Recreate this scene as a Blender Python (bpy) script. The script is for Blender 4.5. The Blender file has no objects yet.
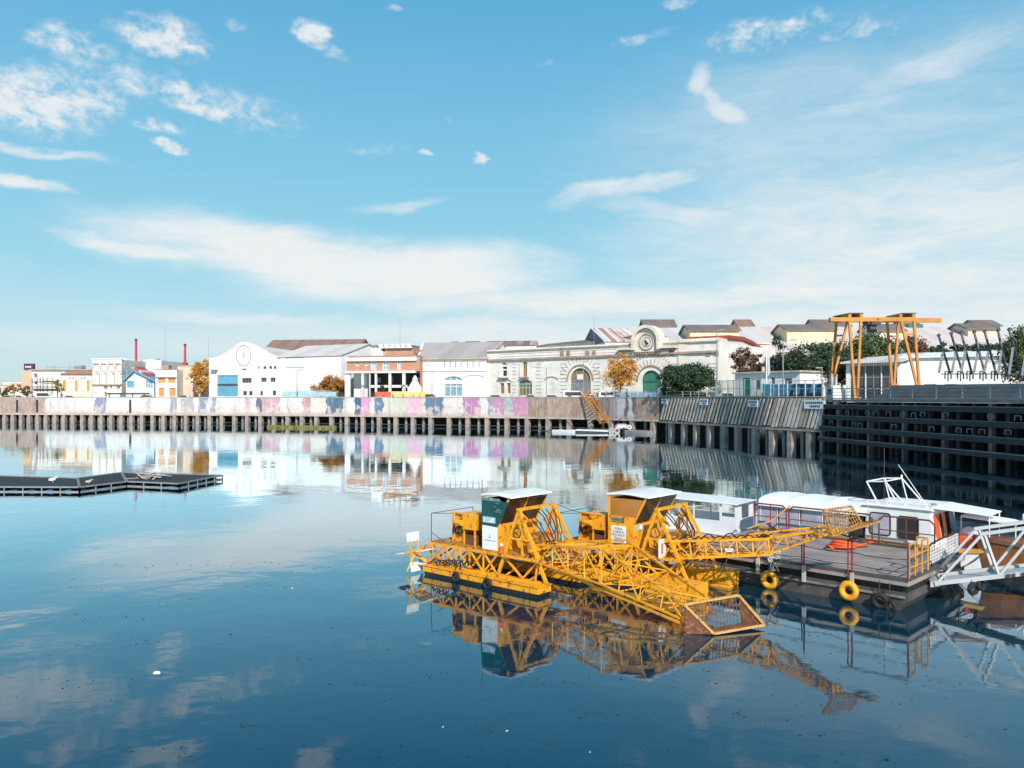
import bpy, math, random
from mathutils import Vector, Matrix
random.seed(7)
R = math.radians
scene = bpy.context.scene
COL = scene.collection
H, F, CX, CY = 6.0, 800.0, 512.0, 398.0      # eye height (m), focal length (px), principal column, horizon row

def W(px, py, Y):            # point on the ray of a pixel at distance Y
    return Vector(((px-CX)/F*Y, Y, H-(py-CY)/F*Y))
def ZZ(py, Y):
    return H-(py-CY)/F*Y
def XX(px, Y):
    return (px-CX)/F*Y

# ---------------------------------------------------------------- mesh builder
class MB:
    def __init__(s, M=None):
        s.v = []; s.f = []; s.m = []; s.M = M; s.mi = 0
    def mat(s, i): s.mi = i; return s
    def _a(s, pts):
        b = len(s.v)
        for p in pts:
            p = Vector(p)
            s.v.append(s.M @ p if s.M else p)
        return b
    def quad(s, *pts):
        b = s._a(pts); s.f.append(tuple(range(b, b+len(pts)))); s.m.append(s.mi); return s
    def box(s, x0, x1, y0, y1, z0, z1, T=None):
        P = [(x0,y0,z0),(x1,y0,z0),(x1,y1,z0),(x0,y1,z0),(x0,y0,z1),(x1,y0,z1),(x1,y1,z1),(x0,y1,z1)]
        if T: P = [T @ Vector(p) for p in P]
        b = s._a(P)
        for q in ((0,3,2,1),(4,5,6,7),(0,1,5,4),(1,2,6,5),(2,3,7,6),(3,0,4,7)):
            s.f.append(tuple(b+i for i in q)); s.m.append(s.mi)
        return s
    def slab8(s, bot, top):   # two loops of equal length
        n = len(bot); b = s._a(list(bot)+list(top))
        s.f.append(tuple(b+i for i in reversed(range(n)))); s.m.append(s.mi)
        s.f.append(tuple(b+n+i for i in range(n))); s.m.append(s.mi)
        for i in range(n):
            j = (i+1) % n
            s.f.append((b+i, b+j, b+n+j, b+n+i)); s.m.append(s.mi)
        return s
    def bar(s, p, q, w, h=None, n=4, w2=None):
        p = Vector(p); q = Vector(q); d = q-p
        if d.length < 1e-6: return s
        d.normalize()
        up = Vector((0,0,1)) if abs(d.z) < .95 else Vector((0,1,0))
        a = d.cross(up).normalized(); c = a.cross(d).normalized()
        h = h or w; w2 = w2 or w
        lo, hi = [], []
        if n == 4:
            prof = [(-.5,-.5),(.5,-.5),(.5,.5),(-.5,.5)]
        else:
            prof = [(.5*math.cos(2*math.pi*i/n), .5*math.sin(2*math.pi*i/n)) for i in range(n)]
        for x, y in prof:
            lo.append(p+a*(x*w)+c*(y*h)); hi.append(q+a*(x*w2)+c*(y*h*w2/w))
        return s.slab8(lo, hi)
    def prism(s, poly, axis, a0, a1):   # polygon in the two other axes, extruded along axis
        def P(u, v, t):
            return (t,u,v) if axis == 'x' else (u,t,v) if axis == 'y' else (u,v,t)
        return s.slab8([P(u,v,a0) for u,v in poly], [P(u,v,a1) for u,v in poly])
    def tube(s, pts, r, n=6):
        for a, b in zip(pts[:-1], pts[1:]): s.bar(a, b, 2*r, n=n)
        return s
    def torus(s, c, ax, Rr, r, n=20, k=8):
        c = Vector(c); ax = Vector(ax).normalized()
        t = Vector((0,0,1)) if abs(ax.z) < .9 else Vector((1,0,0))
        e1 = ax.cross(t).normalized(); e2 = ax.cross(e1)
        b0 = None; pts = []
        for i in range(n):
            A = 2*math.pi*i/n; rad = e1*math.cos(A)+e2*math.sin(A)
            for j in range(k):
                B = 2*math.pi*j/k
                pts.append(c+rad*(Rr+r*math.cos(B))+ax*(r*math.sin(B)))
        b = s._a(pts)
        for i in range(n):
            for j in range(k):
                i2 = (i+1)%n; j2 = (j+1)%k
                s.f.append((b+i*k+j, b+i2*k+j, b+i2*k+j2, b+i*k+j2)); s.m.append(s.mi)
        return s
    def cyl(s, c, r, z0, z1, n=10, r2=None):
        r2 = r if r2 is None else r2
        cx, cy = c
        return s.slab8([(cx+r*math.cos(2*math.pi*i/n), cy+r*math.sin(2*math.pi*i/n), z0) for i in range(n)],
                       [(cx+r2*math.cos(2*math.pi*i/n), cy+r2*math.sin(2*math.pi*i/n), z1) for i in range(n)])
    def build(s, name, mats, parent=None, smooth=False, bevel=0, loc=None):
        me = bpy.data.meshes.new(name)
        me.from_pydata([tuple(p) for p in s.v], [], s.f)
        if not isinstance(mats, (list, tuple)): mats = [mats]
        for m in mats: me.materials.append(m)
        me.polygons.foreach_set('material_index', s.m)
        if smooth: me.polygons.foreach_set('use_smooth', [True]*len(s.f))
        me.update()
        o = bpy.data.objects.new(name, me); COL.objects.link(o)
        if parent: o.parent = parent
        if loc: o.location = loc
        if bevel:
            b = o.modifiers.new('bev', 'BEVEL'); b.width = bevel; b.segments = 2; b.limit_method = 'ANGLE'
        return o

def tag(o, label=None, cat=None, group=None, kind=None):
    if label: o['label'] = label
    if cat: o['category'] = cat
    if group: o['group'] = group
    if kind: o['kind'] = kind
    return o
def thing(name, label, cat, loc=(0,0,0), rz=0, group=None):
    o = bpy.data.objects.new(name, None); COL.objects.link(o)
    o.location = loc; o.rotation_euler = (0,0,rz)
    return tag(o, label, cat, group)
def copy_tree(o, parent=None):
    c = o.copy(); COL.objects.link(c); c.parent = parent
    for ch in [x for x in bpy.data.objects if x.parent == o]:
        copy_tree(ch, c)
    return c

# ---------------------------------------------------------------- materials
def nt(name):
    m = bpy.data.materials.new(name); m.use_nodes = True
    t = m.node_tree; t.nodes.clear()
    out = t.nodes.new('ShaderNodeOutputMaterial'); b = t.nodes.new('ShaderNodeBsdfPrincipled')
    t.links.new(b.outputs[0], out.inputs[0])
    return m, t, b
def mathn(t, op, a, b=None, clamp=False):
    n = t.nodes.new('ShaderNodeMath'); n.operation = op; n.use_clamp = clamp
    for i, x in enumerate((a, b)):
        if x is None: continue
        if hasattr(x, 'is_output') or isinstance(x, bpy.types.NodeSocket): t.links.new(x, n.inputs[i])
        else: n.inputs[i].default_value = x
    return n.outputs[0]
def mixc(t, f, a, b, mode='MIX'):
    n = t.nodes.new('ShaderNodeMix'); n.data_type = 'RGBA'; n.blend_type = mode
    for s_, x in ((n.inputs[0], f), (n.inputs[6], a), (n.inputs[7], b)):
        if isinstance(x, bpy.types.NodeSocket): t.links.new(x, s_)
        elif isinstance(x, (int, float)): s_.default_value = x
        else: s_.default_value = (*x, 1)
    return n.outputs[2]
def noise(t, scale, detail=4, vec=None, rough=.55, dist=0):
    n = t.nodes.new('ShaderNodeTexNoise'); n.inputs['Scale'].default_value = scale
    n.inputs['Detail'].default_value = detail; n.inputs['Roughness'].default_value = rough
    n.inputs['Distortion'].default_value = dist
    if vec is not None: t.links.new(vec, n.inputs['Vector'])
    return n.outputs[0]
def mrange(t, v, a, b, c=0, d=1, smooth=True):
    n = t.nodes.new('ShaderNodeMapRange'); n.interpolation_type = 'SMOOTHSTEP' if smooth else 'LINEAR'
    t.links.new(v, n.inputs[0])
    for i, x in enumerate((a, b, c, d)): n.inputs[i+1].default_value = x
    return n.outputs[0]
def vscale(t, vec, sx, sy, sz, rot=(0,0,0), loc=(0,0,0), typ='POINT'):
    n = t.nodes.new('ShaderNodeMapping'); n.vector_type = typ
    n.inputs['Scale'].default_value = (sx, sy, sz); n.inputs['Rotation'].default_value = rot; n.inputs['Location'].default_value = loc
    t.links.new(vec, n.inputs['Vector']); return n.outputs[0]
def objco(t):
    return t.nodes.new('ShaderNodeTexCoord').outputs['Object']

def mat(name, col, rough=.6, var=.18, scale=1.5, rust=None, rust_amt=.5, streak=0, metallic=0, bump=0, dirt=None, dirt_scale=.8):
    m, t, b = nt(name)
    co = objco(t)
    n1 = noise(t, scale, 5, co)
    c = mixc(t, mrange(t, n1, .25, .75), [x*(1-var) for x in col], [min(1, x*(1+var*.6)) for x in col])
    if streak:
        sc = vscale(t, co, 1, 1, .06)
        s1 = noise(t, 4, 4, sc)
        c = mixc(t, mrange(t, s1, .5, .8, 0, streak), c, [x*.5 for x in col])
    if dirt:
        n3 = noise(t, dirt_scale, 6, co, .65)
        c = mixc(t, mrange(t, n3, .52, .72, 0, .7), c, dirt)
    if rust:
        n2 = noise(t, scale*3.1, 7, co, .7)
        f = mrange(t, n2, .72-rust_amt*.3, .80-rust_amt*.25)
        c = mixc(t, f, c, rust)
        r_ = mrange(t, n2, .5, .7, rough, min(1, rough+.3)); t.links.new(r_, b.inputs['Roughness'])
    else:
        r_ = mrange(t, n1, .2, .8, max(.02, rough-.08), min(1, rough+.08)); t.links.new(r_, b.inputs['Roughness'])
    t.links.new(c, b.inputs['Base Color'])
    b.inputs['Metallic'].default_value = metallic
    if bump:
        bn = t.nodes.new('ShaderNodeBump'); bn.inputs['Strength'].default_value = bump; bn.inputs['Distance'].default_value = .02
        t.links.new(noise(t, scale*8, 5, co), bn.inputs['Height']); t.links.new(bn.outputs[0], b.inputs['Normal'])
    return m
def glass(name, col, rough=.08):
    m, t, b = nt(name)
    n1 = noise(t, .9, 3, objco(t))
    t.links.new(mixc(t, n1, [x*.6 for x in col], [min(1,x*1.5) for x in col]), b.inputs['Base Color'])
    b.inputs['Roughness'].default_value = rough; b.inputs['Specular IOR Level'].default_value = .7
    return m
def brickmat(name, c1, c2, mortar, sc=1.0):
    m, t, b = nt(name)
    n = t.nodes.new('ShaderNodeTexBrick'); n.inputs['Scale'].default_value = sc
    n.inputs['Color1'].default_value = (*c1,1); n.inputs['Color2'].default_value = (*c2,1); n.inputs['Mortar'].default_value = (*mortar,1)
    n.inputs['Brick Width'].default_value = .6; n.inputs['Row Height'].default_value = .25; n.inputs['Mortar Size'].default_value = .02
    co = objco(t); sw = t.nodes.new('ShaderNodeSeparateXYZ'); t.links.new(co, sw.inputs[0])
    cb = t.nodes.new('ShaderNodeCombineXYZ')
    t.links.new(sw.outputs[0], cb.inputs[0]); t.links.new(sw.outputs[2], cb.inputs[1]); t.links.new(cb.outputs[0], n.inputs['Vector'])
    c = mixc(t, mrange(t, noise(t, .5, 5, co), .4, .75, 0, .5), n.outputs[0], mortar)
    t.links.new(c, b.inputs['Base Color']); b.inputs['Roughness'].default_value = .85
    return m
def corrug(name, col, col2, rough=.5, period=1.0, rusty=0, metallic=0, axis=0):
    """sheet roofing: fine ribs along the slope, odd sheets of another tone"""
    m, t, b = nt(name)
    co = objco(t); sp = t.nodes.new('ShaderNodeSeparateXYZ'); t.links.new(co, sp.inputs[0])
    x = sp.outputs[axis]
    fr = mathn(t, 'FLOOR', mathn(t, 'DIVIDE', x, period))
    wn = t.nodes.new('ShaderNodeTexWhiteNoise'); wn.noise_dimensions = '1D'; t.links.new(fr, wn.inputs['W'])
    nz = noise(t, .35, 5, vscale(t, co, 1, .3, .3))
    f = mathn(t, 'ADD', mathn(t, 'MULTIPLY', wn.outputs[0], .55), mathn(t, 'MULTIPLY', nz, .6))
    c = mixc(t, mrange(t, f, .5-rusty*.2, .95-rusty*.35), col, col2)
    t.links.new(c, b.inputs['Base Color']); b.inputs['Roughness'].default_value = rough; b.inputs['Metallic'].default_value = metallic
    bn = t.nodes.new('ShaderNodeBump'); bn.inputs['Distance'].default_value = .05; bn.inputs['Strength'].default_value = .5
    t.links.new(mathn(t, 'SINE', mathn(t, 'MULTIPLY', x, 2*math.pi/.35)), bn.inputs['Height']); t.links.new(bn.outputs[0], b.inputs['Normal'])
    return m
def leafmat(name, a, b_, c_, sc=.7):
    m, t, b = nt(name)
    co = objco(t)
    n1 = noise(t, sc, 3, co); n2 = noise(t, 6, 2, co)
    c = mixc(t, mrange(t, n1, .35, .65), a, b_)
    c = mixc(t, mrange(t, n2, .5, .7), c, c_)
    t.links.new(c, b.inputs['Base Color']); b.inputs['Roughness'].default_value = .6
    return m

m_white   = mat('white_render', (.80,.76,.70), .75, .14, .5, streak=.4, dirt=(.55,.45,.38), dirt_scale=.45, bump=.2)
m_white2  = mat('white_paint', (.80,.79,.78), .6, .08, .6, streak=.2, dirt=(.66,.62,.58), dirt_scale=.3)
m_cream   = mat('cream_render', (.72,.62,.52), .8, .14, .3, streak=.35, dirt=(.52,.42,.34), dirt_scale=.22)
m_cream2  = mat('pale_cream_render', (.75,.66,.56), .8, .12, .3, streak=.3, dirt=(.55,.42,.33), dirt_scale=.3)
m_ochre   = mat('ochre_render', (.68,.50,.34), .8, .12, .4, streak=.2)
m_yellowwall = mat('yellow_cream_wall', (.78,.62,.42), .8, .1, .4, streak=.2)
m_beige   = mat('beige_render', (.66,.52,.41), .8, .15, .5, streak=.2)
m_cornice = mat('weathered_cornice', (.40,.29,.22), .85, .3, .6)
m_brick   = brickmat('brick', (.42,.17,.10), (.50,.24,.14), (.45,.33,.25), 1.0)
m_tower   = brickmat('tower_brick', (.62,.36,.22), (.66,.42,.28), (.55,.42,.32), 1.0)
m_brickpl = mat('brown_render', (.36,.22,.17), .8, .2, .4)
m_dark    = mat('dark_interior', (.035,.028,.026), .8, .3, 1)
m_darkwin = glass('dark_window', (.05,.05,.055))
m_bluewin = glass('blue_glass', (.18,.32,.42))
m_greenwin= glass('green_glass', (.03,.16,.11))
m_brownwin= glass('ochre_glass', (.22,.14,.06), .3)
m_blue    = mat('sky_blue_paint', (.12,.34,.48), .5, .12, .6, streak=.2)
m_orange  = mat('orange_shutter', (.70,.30,.10), .6, .12, .8)
m_redpaint= mat('red_paint', (.45,.045,.06), .5, .15, .8)
m_purple  = mat('purple_panel', (.11,.03,.07), .5, .1, 1)
m_roofgrey= corrug('grey_sheet_roof', (.46,.40,.375), (.38,.32,.29), .7, 2.2)
m_roofbrn = corrug('brown_sheet_roof', (.28,.17,.13), (.20,.13,.10), .7, 1.5)
m_roofdark= corrug('dark_sheet_roof', (.17,.14,.125), (.26,.17,.13), .6, 1.6)
m_roofwht = corrug('pale_sheet_roof', (.66,.61,.58), (.55,.49,.46), .6, 2.4, rusty=.1)
m_roofrust= corrug('rust_striped_roof', (.74,.69,.65), (.45,.20,.15), .6, .62, rusty=.45)
m_rooftile= corrug('striped_roof', (.62,.54,.48), (.22,.13,.10), .6, 1.9, rusty=.8)
m_roofred = corrug('red_patched_roof', (.60,.50,.46), (.45,.08,.05), .6, .8, rusty=.8)
m_gableshade= mat('shade_blue_gable', (.14,.17,.24), .7, .15, .6)  # slate blue puts the shade on the left facing gable into colour
m_conc    = mat('concrete', (.40,.33,.28), .9, .25, .6, streak=.5, bump=.3)
m_conclt  = mat('light_concrete', (.48,.42,.38), .9, .25, .8, streak=.4, bump=.3)
m_pile    = mat('concrete_pile', (.36,.29,.25), .9, .3, 1.2, streak=.6)
m_pileb   = mat('back_pile', (.30,.27,.25), .9, .3, 1.2, streak=.4)
m_void    = mat('void_shade_and_joints', (.02,.017,.015), .95, .3, .5)  # near black: painted shade of the void under the quay, also plank joints
m_grey    = mat('grey_steel', (.28,.29,.30), .5, .2, 2, metallic=.2)
m_greydk  = mat('dark_steel', (.07,.07,.075), .55, .2, 2)
m_galv    = mat('galvanised_steel', (.45,.47,.48), .45, .2, 2, metallic=.3)
m_green   = mat('green_painted_metal', (.10,.25,.20), .5, .2, 1)
m_greenlt = mat('pale_green_metal', (.38,.52,.46), .5, .15, 1)
m_bluecont= corrug('blue_container_sheet', (.015,.10,.17), (.01,.07,.12), .5, .6)
m_timber  = mat('tarred_timber', (.038,.040,.042), .8, .4, 1.2, streak=.3, bump=.4)
m_timberl = mat('worn_and_sunlit_timber', (.24,.225,.21), .85, .35, 1.0, dirt=(.04,.04,.04))  # worn deck and piles; also the painted sunlit beam tops
m_trunk   = mat('bark', (.10,.07,.05), .95, .3, 3)
m_asphalt = mat('asphalt', (.06,.06,.06), .9, .2, .6)
m_earth   = mat('ground', (.17,.15,.11), .95, .3, .05)
m_crane   = mat('crane_yellow', (.56,.235,.045), .6, .2, .5, rust=(.25,.10,.04), rust_amt=.25)
# foreground
m_yel     = mat('work_yellow', (.86,.365,.012), .42, .10, 1.6, rust=(.24,.09,.03), rust_amt=.62, streak=.35, dirt=(.50,.19,.02), dirt_scale=1.7)
m_yeldk   = mat('rusted_yellow', (.62,.27,.03), .6, .25, 3, rust=(.16,.06,.03), rust_amt=.9)
m_black   = mat('black_hull_paint_and_shade', (.018,.016,.015), .5, .4, 2, rust=(.09,.045,.03), rust_amt=.4)  # hull paint; also colours in the shade below the barge deck
m_rubber  = mat('rubber', (.015,.015,.016), .75, .3, 5)
m_tyrey   = mat('yellow_painted_tyre', (.80,.36,.02), .6, .15, 4, rust=(.20,.12,.04), rust_amt=.35)
m_boatw   = mat('white_gelcoat', (.80,.80,.80), .3, .06, 1.5, dirt=(.62,.60,.57), dirt_scale=1.2)
m_canvas  = mat('white_canvas', (.78,.78,.79), .8, .06, 1.2, bump=.15)
m_deck    = mat('weathered_deck', (.34,.28,.25), .85, .25, 1.3, dirt=(.17,.145,.14), dirt_scale=.9, bump=.2)
m_hullgr  = mat('worn_grey_hull', (.075,.068,.066), .75, .35, 1.2, rust=(.15,.10,.08), rust_amt=.5, streak=.4)
m_kerb    = mat('worn_yellow_edge', (.60,.28,.03), .6, .2, 2, rust=(.12,.06,.04), rust_amt=.5)
m_redrail = mat('dull_red_paint', (.24,.035,.03), .5, .2, 2)
m_brwrail = mat('brown_rail_paint', (.13,.055,.04), .5, .25, 2)
m_rope    = mat('dark_rope', (.05,.04,.04), .9, .2, 8)
m_ropew   = mat('pale_rope', (.5,.48,.45), .9, .2, 8)
m_tealban = mat('teal_banner', (.012,.085,.085), .55, .25, 1.2)
m_signw   = mat('white_sign', (.80,.80,.79), .5, .04, 2)
m_ink     = mat('dark_lettering', (.03,.035,.05), .6, .05, 2)
m_brglass = glass('brown_tinted_glass', (.42,.17,.03), .2)
m_smoke   = glass('smoked_glass', (.035,.03,.028), .12)
m_orangef = mat('orange_float', (.80,.10,.015), .5, .1, 3)
m_rustor  = mat('orange_rusted_hull', (.22,.075,.015), .55, .45, 1.2, streak=.5, dirt=(.16,.05,.02), dirt_scale=1.3)
m_gangw   = mat('white_gangway_paint', (.47,.47,.48), .5, .08, 1.5, rust=(.35,.25,.2), rust_amt=.1)
m_purplev = mat('lilac_curtain', (.36,.35,.42), .6, .25, 3)
m_flodk   = mat('dark_plastic_deck', (.022,.026,.034), .95, .3, 2)
m_flobl   = mat('blue_float_drum', (.03,.10,.19), .4, .2, 2)
m_greentk = mat('dark_green_paint', (.02,.16,.11), .5, .15, 1)
# ---------------------------------------------------------------- camera, light, sky
cam = bpy.data.cameras.new('camera'); camo = bpy.data.objects.new('camera', cam); COL.objects.link(camo)
camo.location = (0,0,H); camo.rotation_euler = (R(90),0,0)
cam.sensor_width = 36; cam.lens = F/1024*36; cam.shift_y = (CY-384)/1024; cam.clip_start = .1; cam.clip_end = 9000
scene.camera = camo
scene.view_settings.view_transform = 'Standard'; scene.view_settings.look = 'None'
scene.view_settings.exposure = 0.3; scene.view_settings.gamma = 1; scene.view_settings.use_curve_mapping = False

SUN_AZ, SUN_EL = R(12), R(36)       # measured from straight behind the camera towards the right
ts = Vector((math.sin(SUN_AZ)*math.cos(SUN_EL), -math.cos(SUN_AZ)*math.cos(SUN_EL), math.sin(SUN_EL)))
sl = bpy.data.lights.new('sun', 'SUN'); sl.energy = 4.3; sl.angle = R(.5); sl.color = (1,.93,.84)
so = bpy.data.objects.new('sun', sl); COL.objects.link(so); so.rotation_euler = (-ts).to_track_quat('-Z','Y').to_euler(); so.location = (20,-20,60)

w = bpy.data.worlds.new('World'); scene.world = w; w.use_nodes = True
t = w.node_tree; t.nodes.clear()
outw = t.nodes.new('ShaderNodeOutputWorld')
sky = t.nodes.new('ShaderNodeTexSky'); sky.sky_type = 'NISHITA'; sky.sun_disc = False
sky.sun_elevation = SUN_EL; sky.sun_rotation = math.pi-SUN_AZ; sky.altitude = 10; sky.air_density = 1.0; sky.dust_density = .6; sky.ozone_density = 1.5
gen = t.nodes.new('ShaderNodeTexCoord').outputs['Generated']
sp = t.nodes.new('ShaderNodeSeparateXYZ'); t.links.new(gen, sp.inputs[0])
rp = t.nodes.new('ShaderNodeValToRGB'); t.links.new(sp.outputs[2], rp.inputs[0]); e = rp.color_ramp.elements
e[0].position = 0; e[0].color = (.50,.64,.68,1); e[1].position = 1; e[1].color = (.02,.15,.36,1)
for ps, c_ in ((.07,(.47,.64,.71)),(.16,(.27,.57,.70)),(.27,(.20,.50,.68)),(.44,(.10,.38,.62)),(.6,(.04,.26,.50))):
    x_ = e.new(ps); x_.color = (*c_,1)
skn = mixc(t, 1.0, sky.outputs[0], (.07,.077,.075), 'MULTIPLY')
skc = mixc(t, .85, skn, rp.outputs[0])
bg = t.nodes.new('ShaderNodeBackground'); bg.inputs[1].default_value = 1.0; t.links.new(skc, bg.inputs[0])
# clouds, laid out over the sky by azimuth and elevation
az = mathn(t, 'ARCTAN2', sp.outputs[0], sp.outputs[1]); el = mathn(t, 'ARCSINE', sp.outputs[2])
cb = t.nodes.new('ShaderNodeCombineXYZ'); t.links.new(az, cb.inputs[0]); t.links.new(el, cb.inputs[1])
ae = cb.outputs[0]
def dirn(px, py):
    x = px-CX; return math.atan2(x, F), math.atan2(CY-py, math.hypot(F, x))
# warp so that the edges are ragged
wn = t.nodes.new('ShaderNodeTexNoise'); wn.inputs['Scale'].default_value = 9; wn.inputs['Detail'].default_value = 7; wn.inputs['Roughness'].default_value = .6
t.links.new(vscale(t, ae, 1, 2.4, 1), wn.inputs['Vector'])
vm = t.nodes.new('ShaderNodeVectorMath'); vm.operation = 'MULTIPLY_ADD'
t.links.new(wn.outputs['Color'], vm.inputs[0]); vm.inputs[1].default_value = (.10,.040,0); t.links.new(ae, vm.inputs[2])
vm2 = t.nodes.new('ShaderNodeVectorMath'); vm2.operation = 'SUBTRACT'; t.links.new(vm.outputs[0], vm2.inputs[0]); vm2.inputs[1].default_value = (.05,.020,0)
warped = vm2.outputs[0]
def blob(px, py, rx, ry, rot, s, src=None):
    a, e = dirn(px, py)
    m = vscale(t, src if src is not None else warped, rx/F, ry/F, 1, (0,0,R(rot)), (a,e,0), 'TEXTURE')
    ln = t.nodes.new('ShaderNodeVectorMath'); ln.operation = 'LENGTH'; t.links.new(m, ln.inputs[0])
    return mrange(t, ln.outputs['Value'], 1.0, .15, 0, s)
vs = t.nodes.new('ShaderNodeVectorMath'); vs.operation = 'MULTIPLY_ADD'; t.links.new(wn.outputs['Color'], vs.inputs[0]); vs.inputs[1].default_value = (.035,.03,0)
t.links.new(ae, vs.inputs[2]); vs2 = t.nodes.new('ShaderNodeVectorMath'); vs2.operation = 'SUBTRACT'; t.links.new(vs.outputs[0], vs2.inputs[0]); vs2.inputs[1].default_value = (.0175,.015,0); soft = vs2.outputs[0]
def union(lst):
    r = lst[0]
    for x in lst[1:]: r = mathn(t, 'MAXIMUM', r, x)
    return r
cirrus = union([blob(400,272,260,48,1,1.0), blob(200,235,170,30,-4,.8), blob(340,262,330,42,-3,.95), blob(270,245,200,34,-6,1.0), blob(150,248,130,15,-9,.8), blob(560,300,330,30,0,.8), blob(760,298,260,26,2,.75),
    blob(630,188,120,16,8,.8), blob(800,215,260,34,4,.64), blob(930,190,240,66,4,.58), blob(880,255,330,74,0,.66), blob(1010,250,200,90,0,.72), blob(700,215,190,22,-8,.6),
    blob(930,70,150,34,12,.55), blob(850,108,150,20,3,.5), blob(250,318,200,14,0,.55), blob(20,182,60,9,-4,.8), blob(40,150,80,7,0,.6), blob(800,330,420,36,0,.7), blob(400,205,80,10,5,.5), blob(150,340,400,22,0,.35), blob(850,130,420,150,0,.42), blob(900,330,560,70,0,.72), blob(520,335,520,34,0,.62), blob(900,240,440,140,0,.68), blob(900,80,300,70,8,.38),
    blob(-350,230,300,40,0,.6), blob(1500,200,400,90,0,.6)])
comma = union([blob(700,80,30,22,60,.9,soft), blob(728,112,46,17,-20,1.0,soft), blob(712,98,30,16,-50,.8,soft)])
puffs = union([blob(168,36,62,24,-5,.95), blob(110,70,90,40,-8,.62), blob(250,110,90,30,-14,.6), blob(640,40,60,10,10,.5), blob(380,150,60,12,0,.42), blob(318,40,46,15,-28,1.0), blob(30,100,95,45,0,1.0), blob(75,45,60,24,0,.8), blob(95,95,50,25,-20,.85), blob(168,148,26,8,-5,.9), blob(200,105,90,20,-14,.9), blob(270,122,40,10,-20,.6),
    blob(165,130,35,10,-10,.85), blob(427,154,14,6,0,.7), blob(483,156,18,8,0,.85), blob(400,10,14,7,0,.6), blob(770,30,100,22,5,.72), blob(850,30,80,14,5,.6), blob(540,67,16,6,0,.5), blob(235,25,20,8,0,.6), blob(670,3,40,7,0,.6), blob(452,122,14,6,0,.5)])
n_a = noise(t, 4.5, 9, vscale(t, ae, 1, 5.0, 1, (0,0,R(7))), .66, .9)
n_b = noise(t, 14, 6, vscale(t, ae, 1, 3.4, 1, (0,0,R(-9))), .6, 1.2)
n_str = mathn(t, 'ADD', mathn(t, 'MULTIPLY', n_a, .62), mathn(t, 'MULTIPLY', n_b, .38))
n_p1 = noise(t, 34, 6, vscale(t, ae, 1, 1.5, 1, (0,0,R(-14))), .62, .5)
n_p2 = noise(t, 75, 4, vscale(t, ae, 1, 1.3, 1, (0,0,R(-30))), .6, .3)
n_puf = mathn(t, 'ADD', mathn(t, 'MULTIPLY', n_p1, .62), mathn(t, 'MULTIPLY', n_p2, .38))
d1 = mrange(t, mathn(t, 'MULTIPLY', cirrus, mathn(t, 'ADD', mathn(t, 'MULTIPLY', n_str, 2.0), .02)), .05, 1.02, 0, .88)
d2 = mrange(t, mathn(t, 'MULTIPLY', puffs, mathn(t, 'ADD', mathn(t, 'MULTIPLY', n_puf, 3.6), -1.05)), .14, 1.0, 0, .84)
d3 = mrange(t, mathn(t, 'MULTIPLY', comma, mathn(t, 'ADD', mathn(t, 'MULTIPLY', n_str, .7), .6)), .15, 1.05, 0, .72)
dens = mathn(t, 'MAXIMUM', mathn(t, 'MAXIMUM', d1, d2), d3)
bgc = t.nodes.new('ShaderNodeBackground'); bgc.inputs[0].default_value = (.80,.80,.79,1); bgc.inputs[1].default_value = .92
mx = t.nodes.new('ShaderNodeMixShader'); t.links.new(dens, mx.inputs[0]); t.links.new(bg.outputs[0], mx.inputs[1]); t.links.new(bgc.outputs[0], mx.inputs[2])
t.links.new(mx.outputs[0], outw.inputs[0])

# ---------------------------------------------------------------- quay line
QP = [(-90,200),(0,196),(230,184),(400,171),(527,159),(600,149),(660,137),(720,120),(768,107),(824,98)]
QW = [Vector((XX(p,y), y, 0)) for p, y in QP]
def qpt(px):
    k = (px-CX)/F
    for (a, b) in zip(QW[:-1], QW[1:]):
        d = b-a; den = d.x-k*d.y
        s_ = (k*a.y-a.x)/den
        if -1e-6 <= s_ <= 1+1e-6 or (b is QW[-1] and s_ > 1) or (a is QW[0] and s_ < 0):
            n = Vector((d.y, -d.x, 0)).normalized()
            if n.y > 0: n = -n
            return a+d*s_, d.normalized(), n        # n points to the water
STREET = 5.25
# water
m, t, b = nt('river_water')
b.inputs['Base Color'].default_value = (.0002,.010,.022,1);  b.inputs['IOR'].default_value = 2.25; b.inputs['Specular Tint'].default_value = (.30,.90,1,1)
co = objco(t)
n_big = noise(t, .35, 3, vscale(t, co, 1, 1, 1)); n_sm = noise(t, 2.6, 4, vscale(t, co, .8, 1.6, 1))
t.links.new(mrange(t, noise(t, .12, 5, vscale(t, co, 1, 1.8, 1)), .45, .7, .010, .055), b.inputs['Roughness'])
patch = mrange(t, noise(t, .06, 3, co), .40, .66, .15, 1)
hh = mathn(t, 'ADD', mathn(t, 'MULTIPLY', n_big, .5), mathn(t, 'MULTIPLY', mathn(t, 'MULTIPLY', n_sm, .09), patch))
bn = t.nodes.new('ShaderNodeBump'); bn.inputs['Strength'].default_value = .58; bn.inputs['Distance'].default_value = .05
t.links.new(hh, bn.inputs['Height']); t.links.new(bn.outputs[0], b.inputs['Normal'])
fr = t.nodes.new('ShaderNodeFresnel'); fr.inputs['IOR'].default_value = 1.45; t.links.new(bn.outputs[0], fr.inputs['Normal'])
fac = mathn(t, 'SUBTRACT', mathn(t, 'MULTIPLY', fr.outputs[0], 2.05), .09, True); fac = mathn(t, 'MINIMUM', fac, .96)
gl = t.nodes.new('ShaderNodeBsdfGlossy'); gl.inputs['Color'].default_value = (.83,.955,1,1); t.links.new(b.inputs['Roughness'].links[0].from_socket, gl.inputs['Roughness']); t.links.new(bn.outputs[0], gl.inputs['Normal'])
df = t.nodes.new('ShaderNodeBsdfDiffuse'); df.inputs['Color'].default_value = (.0004,.030,.056,1)
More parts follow.
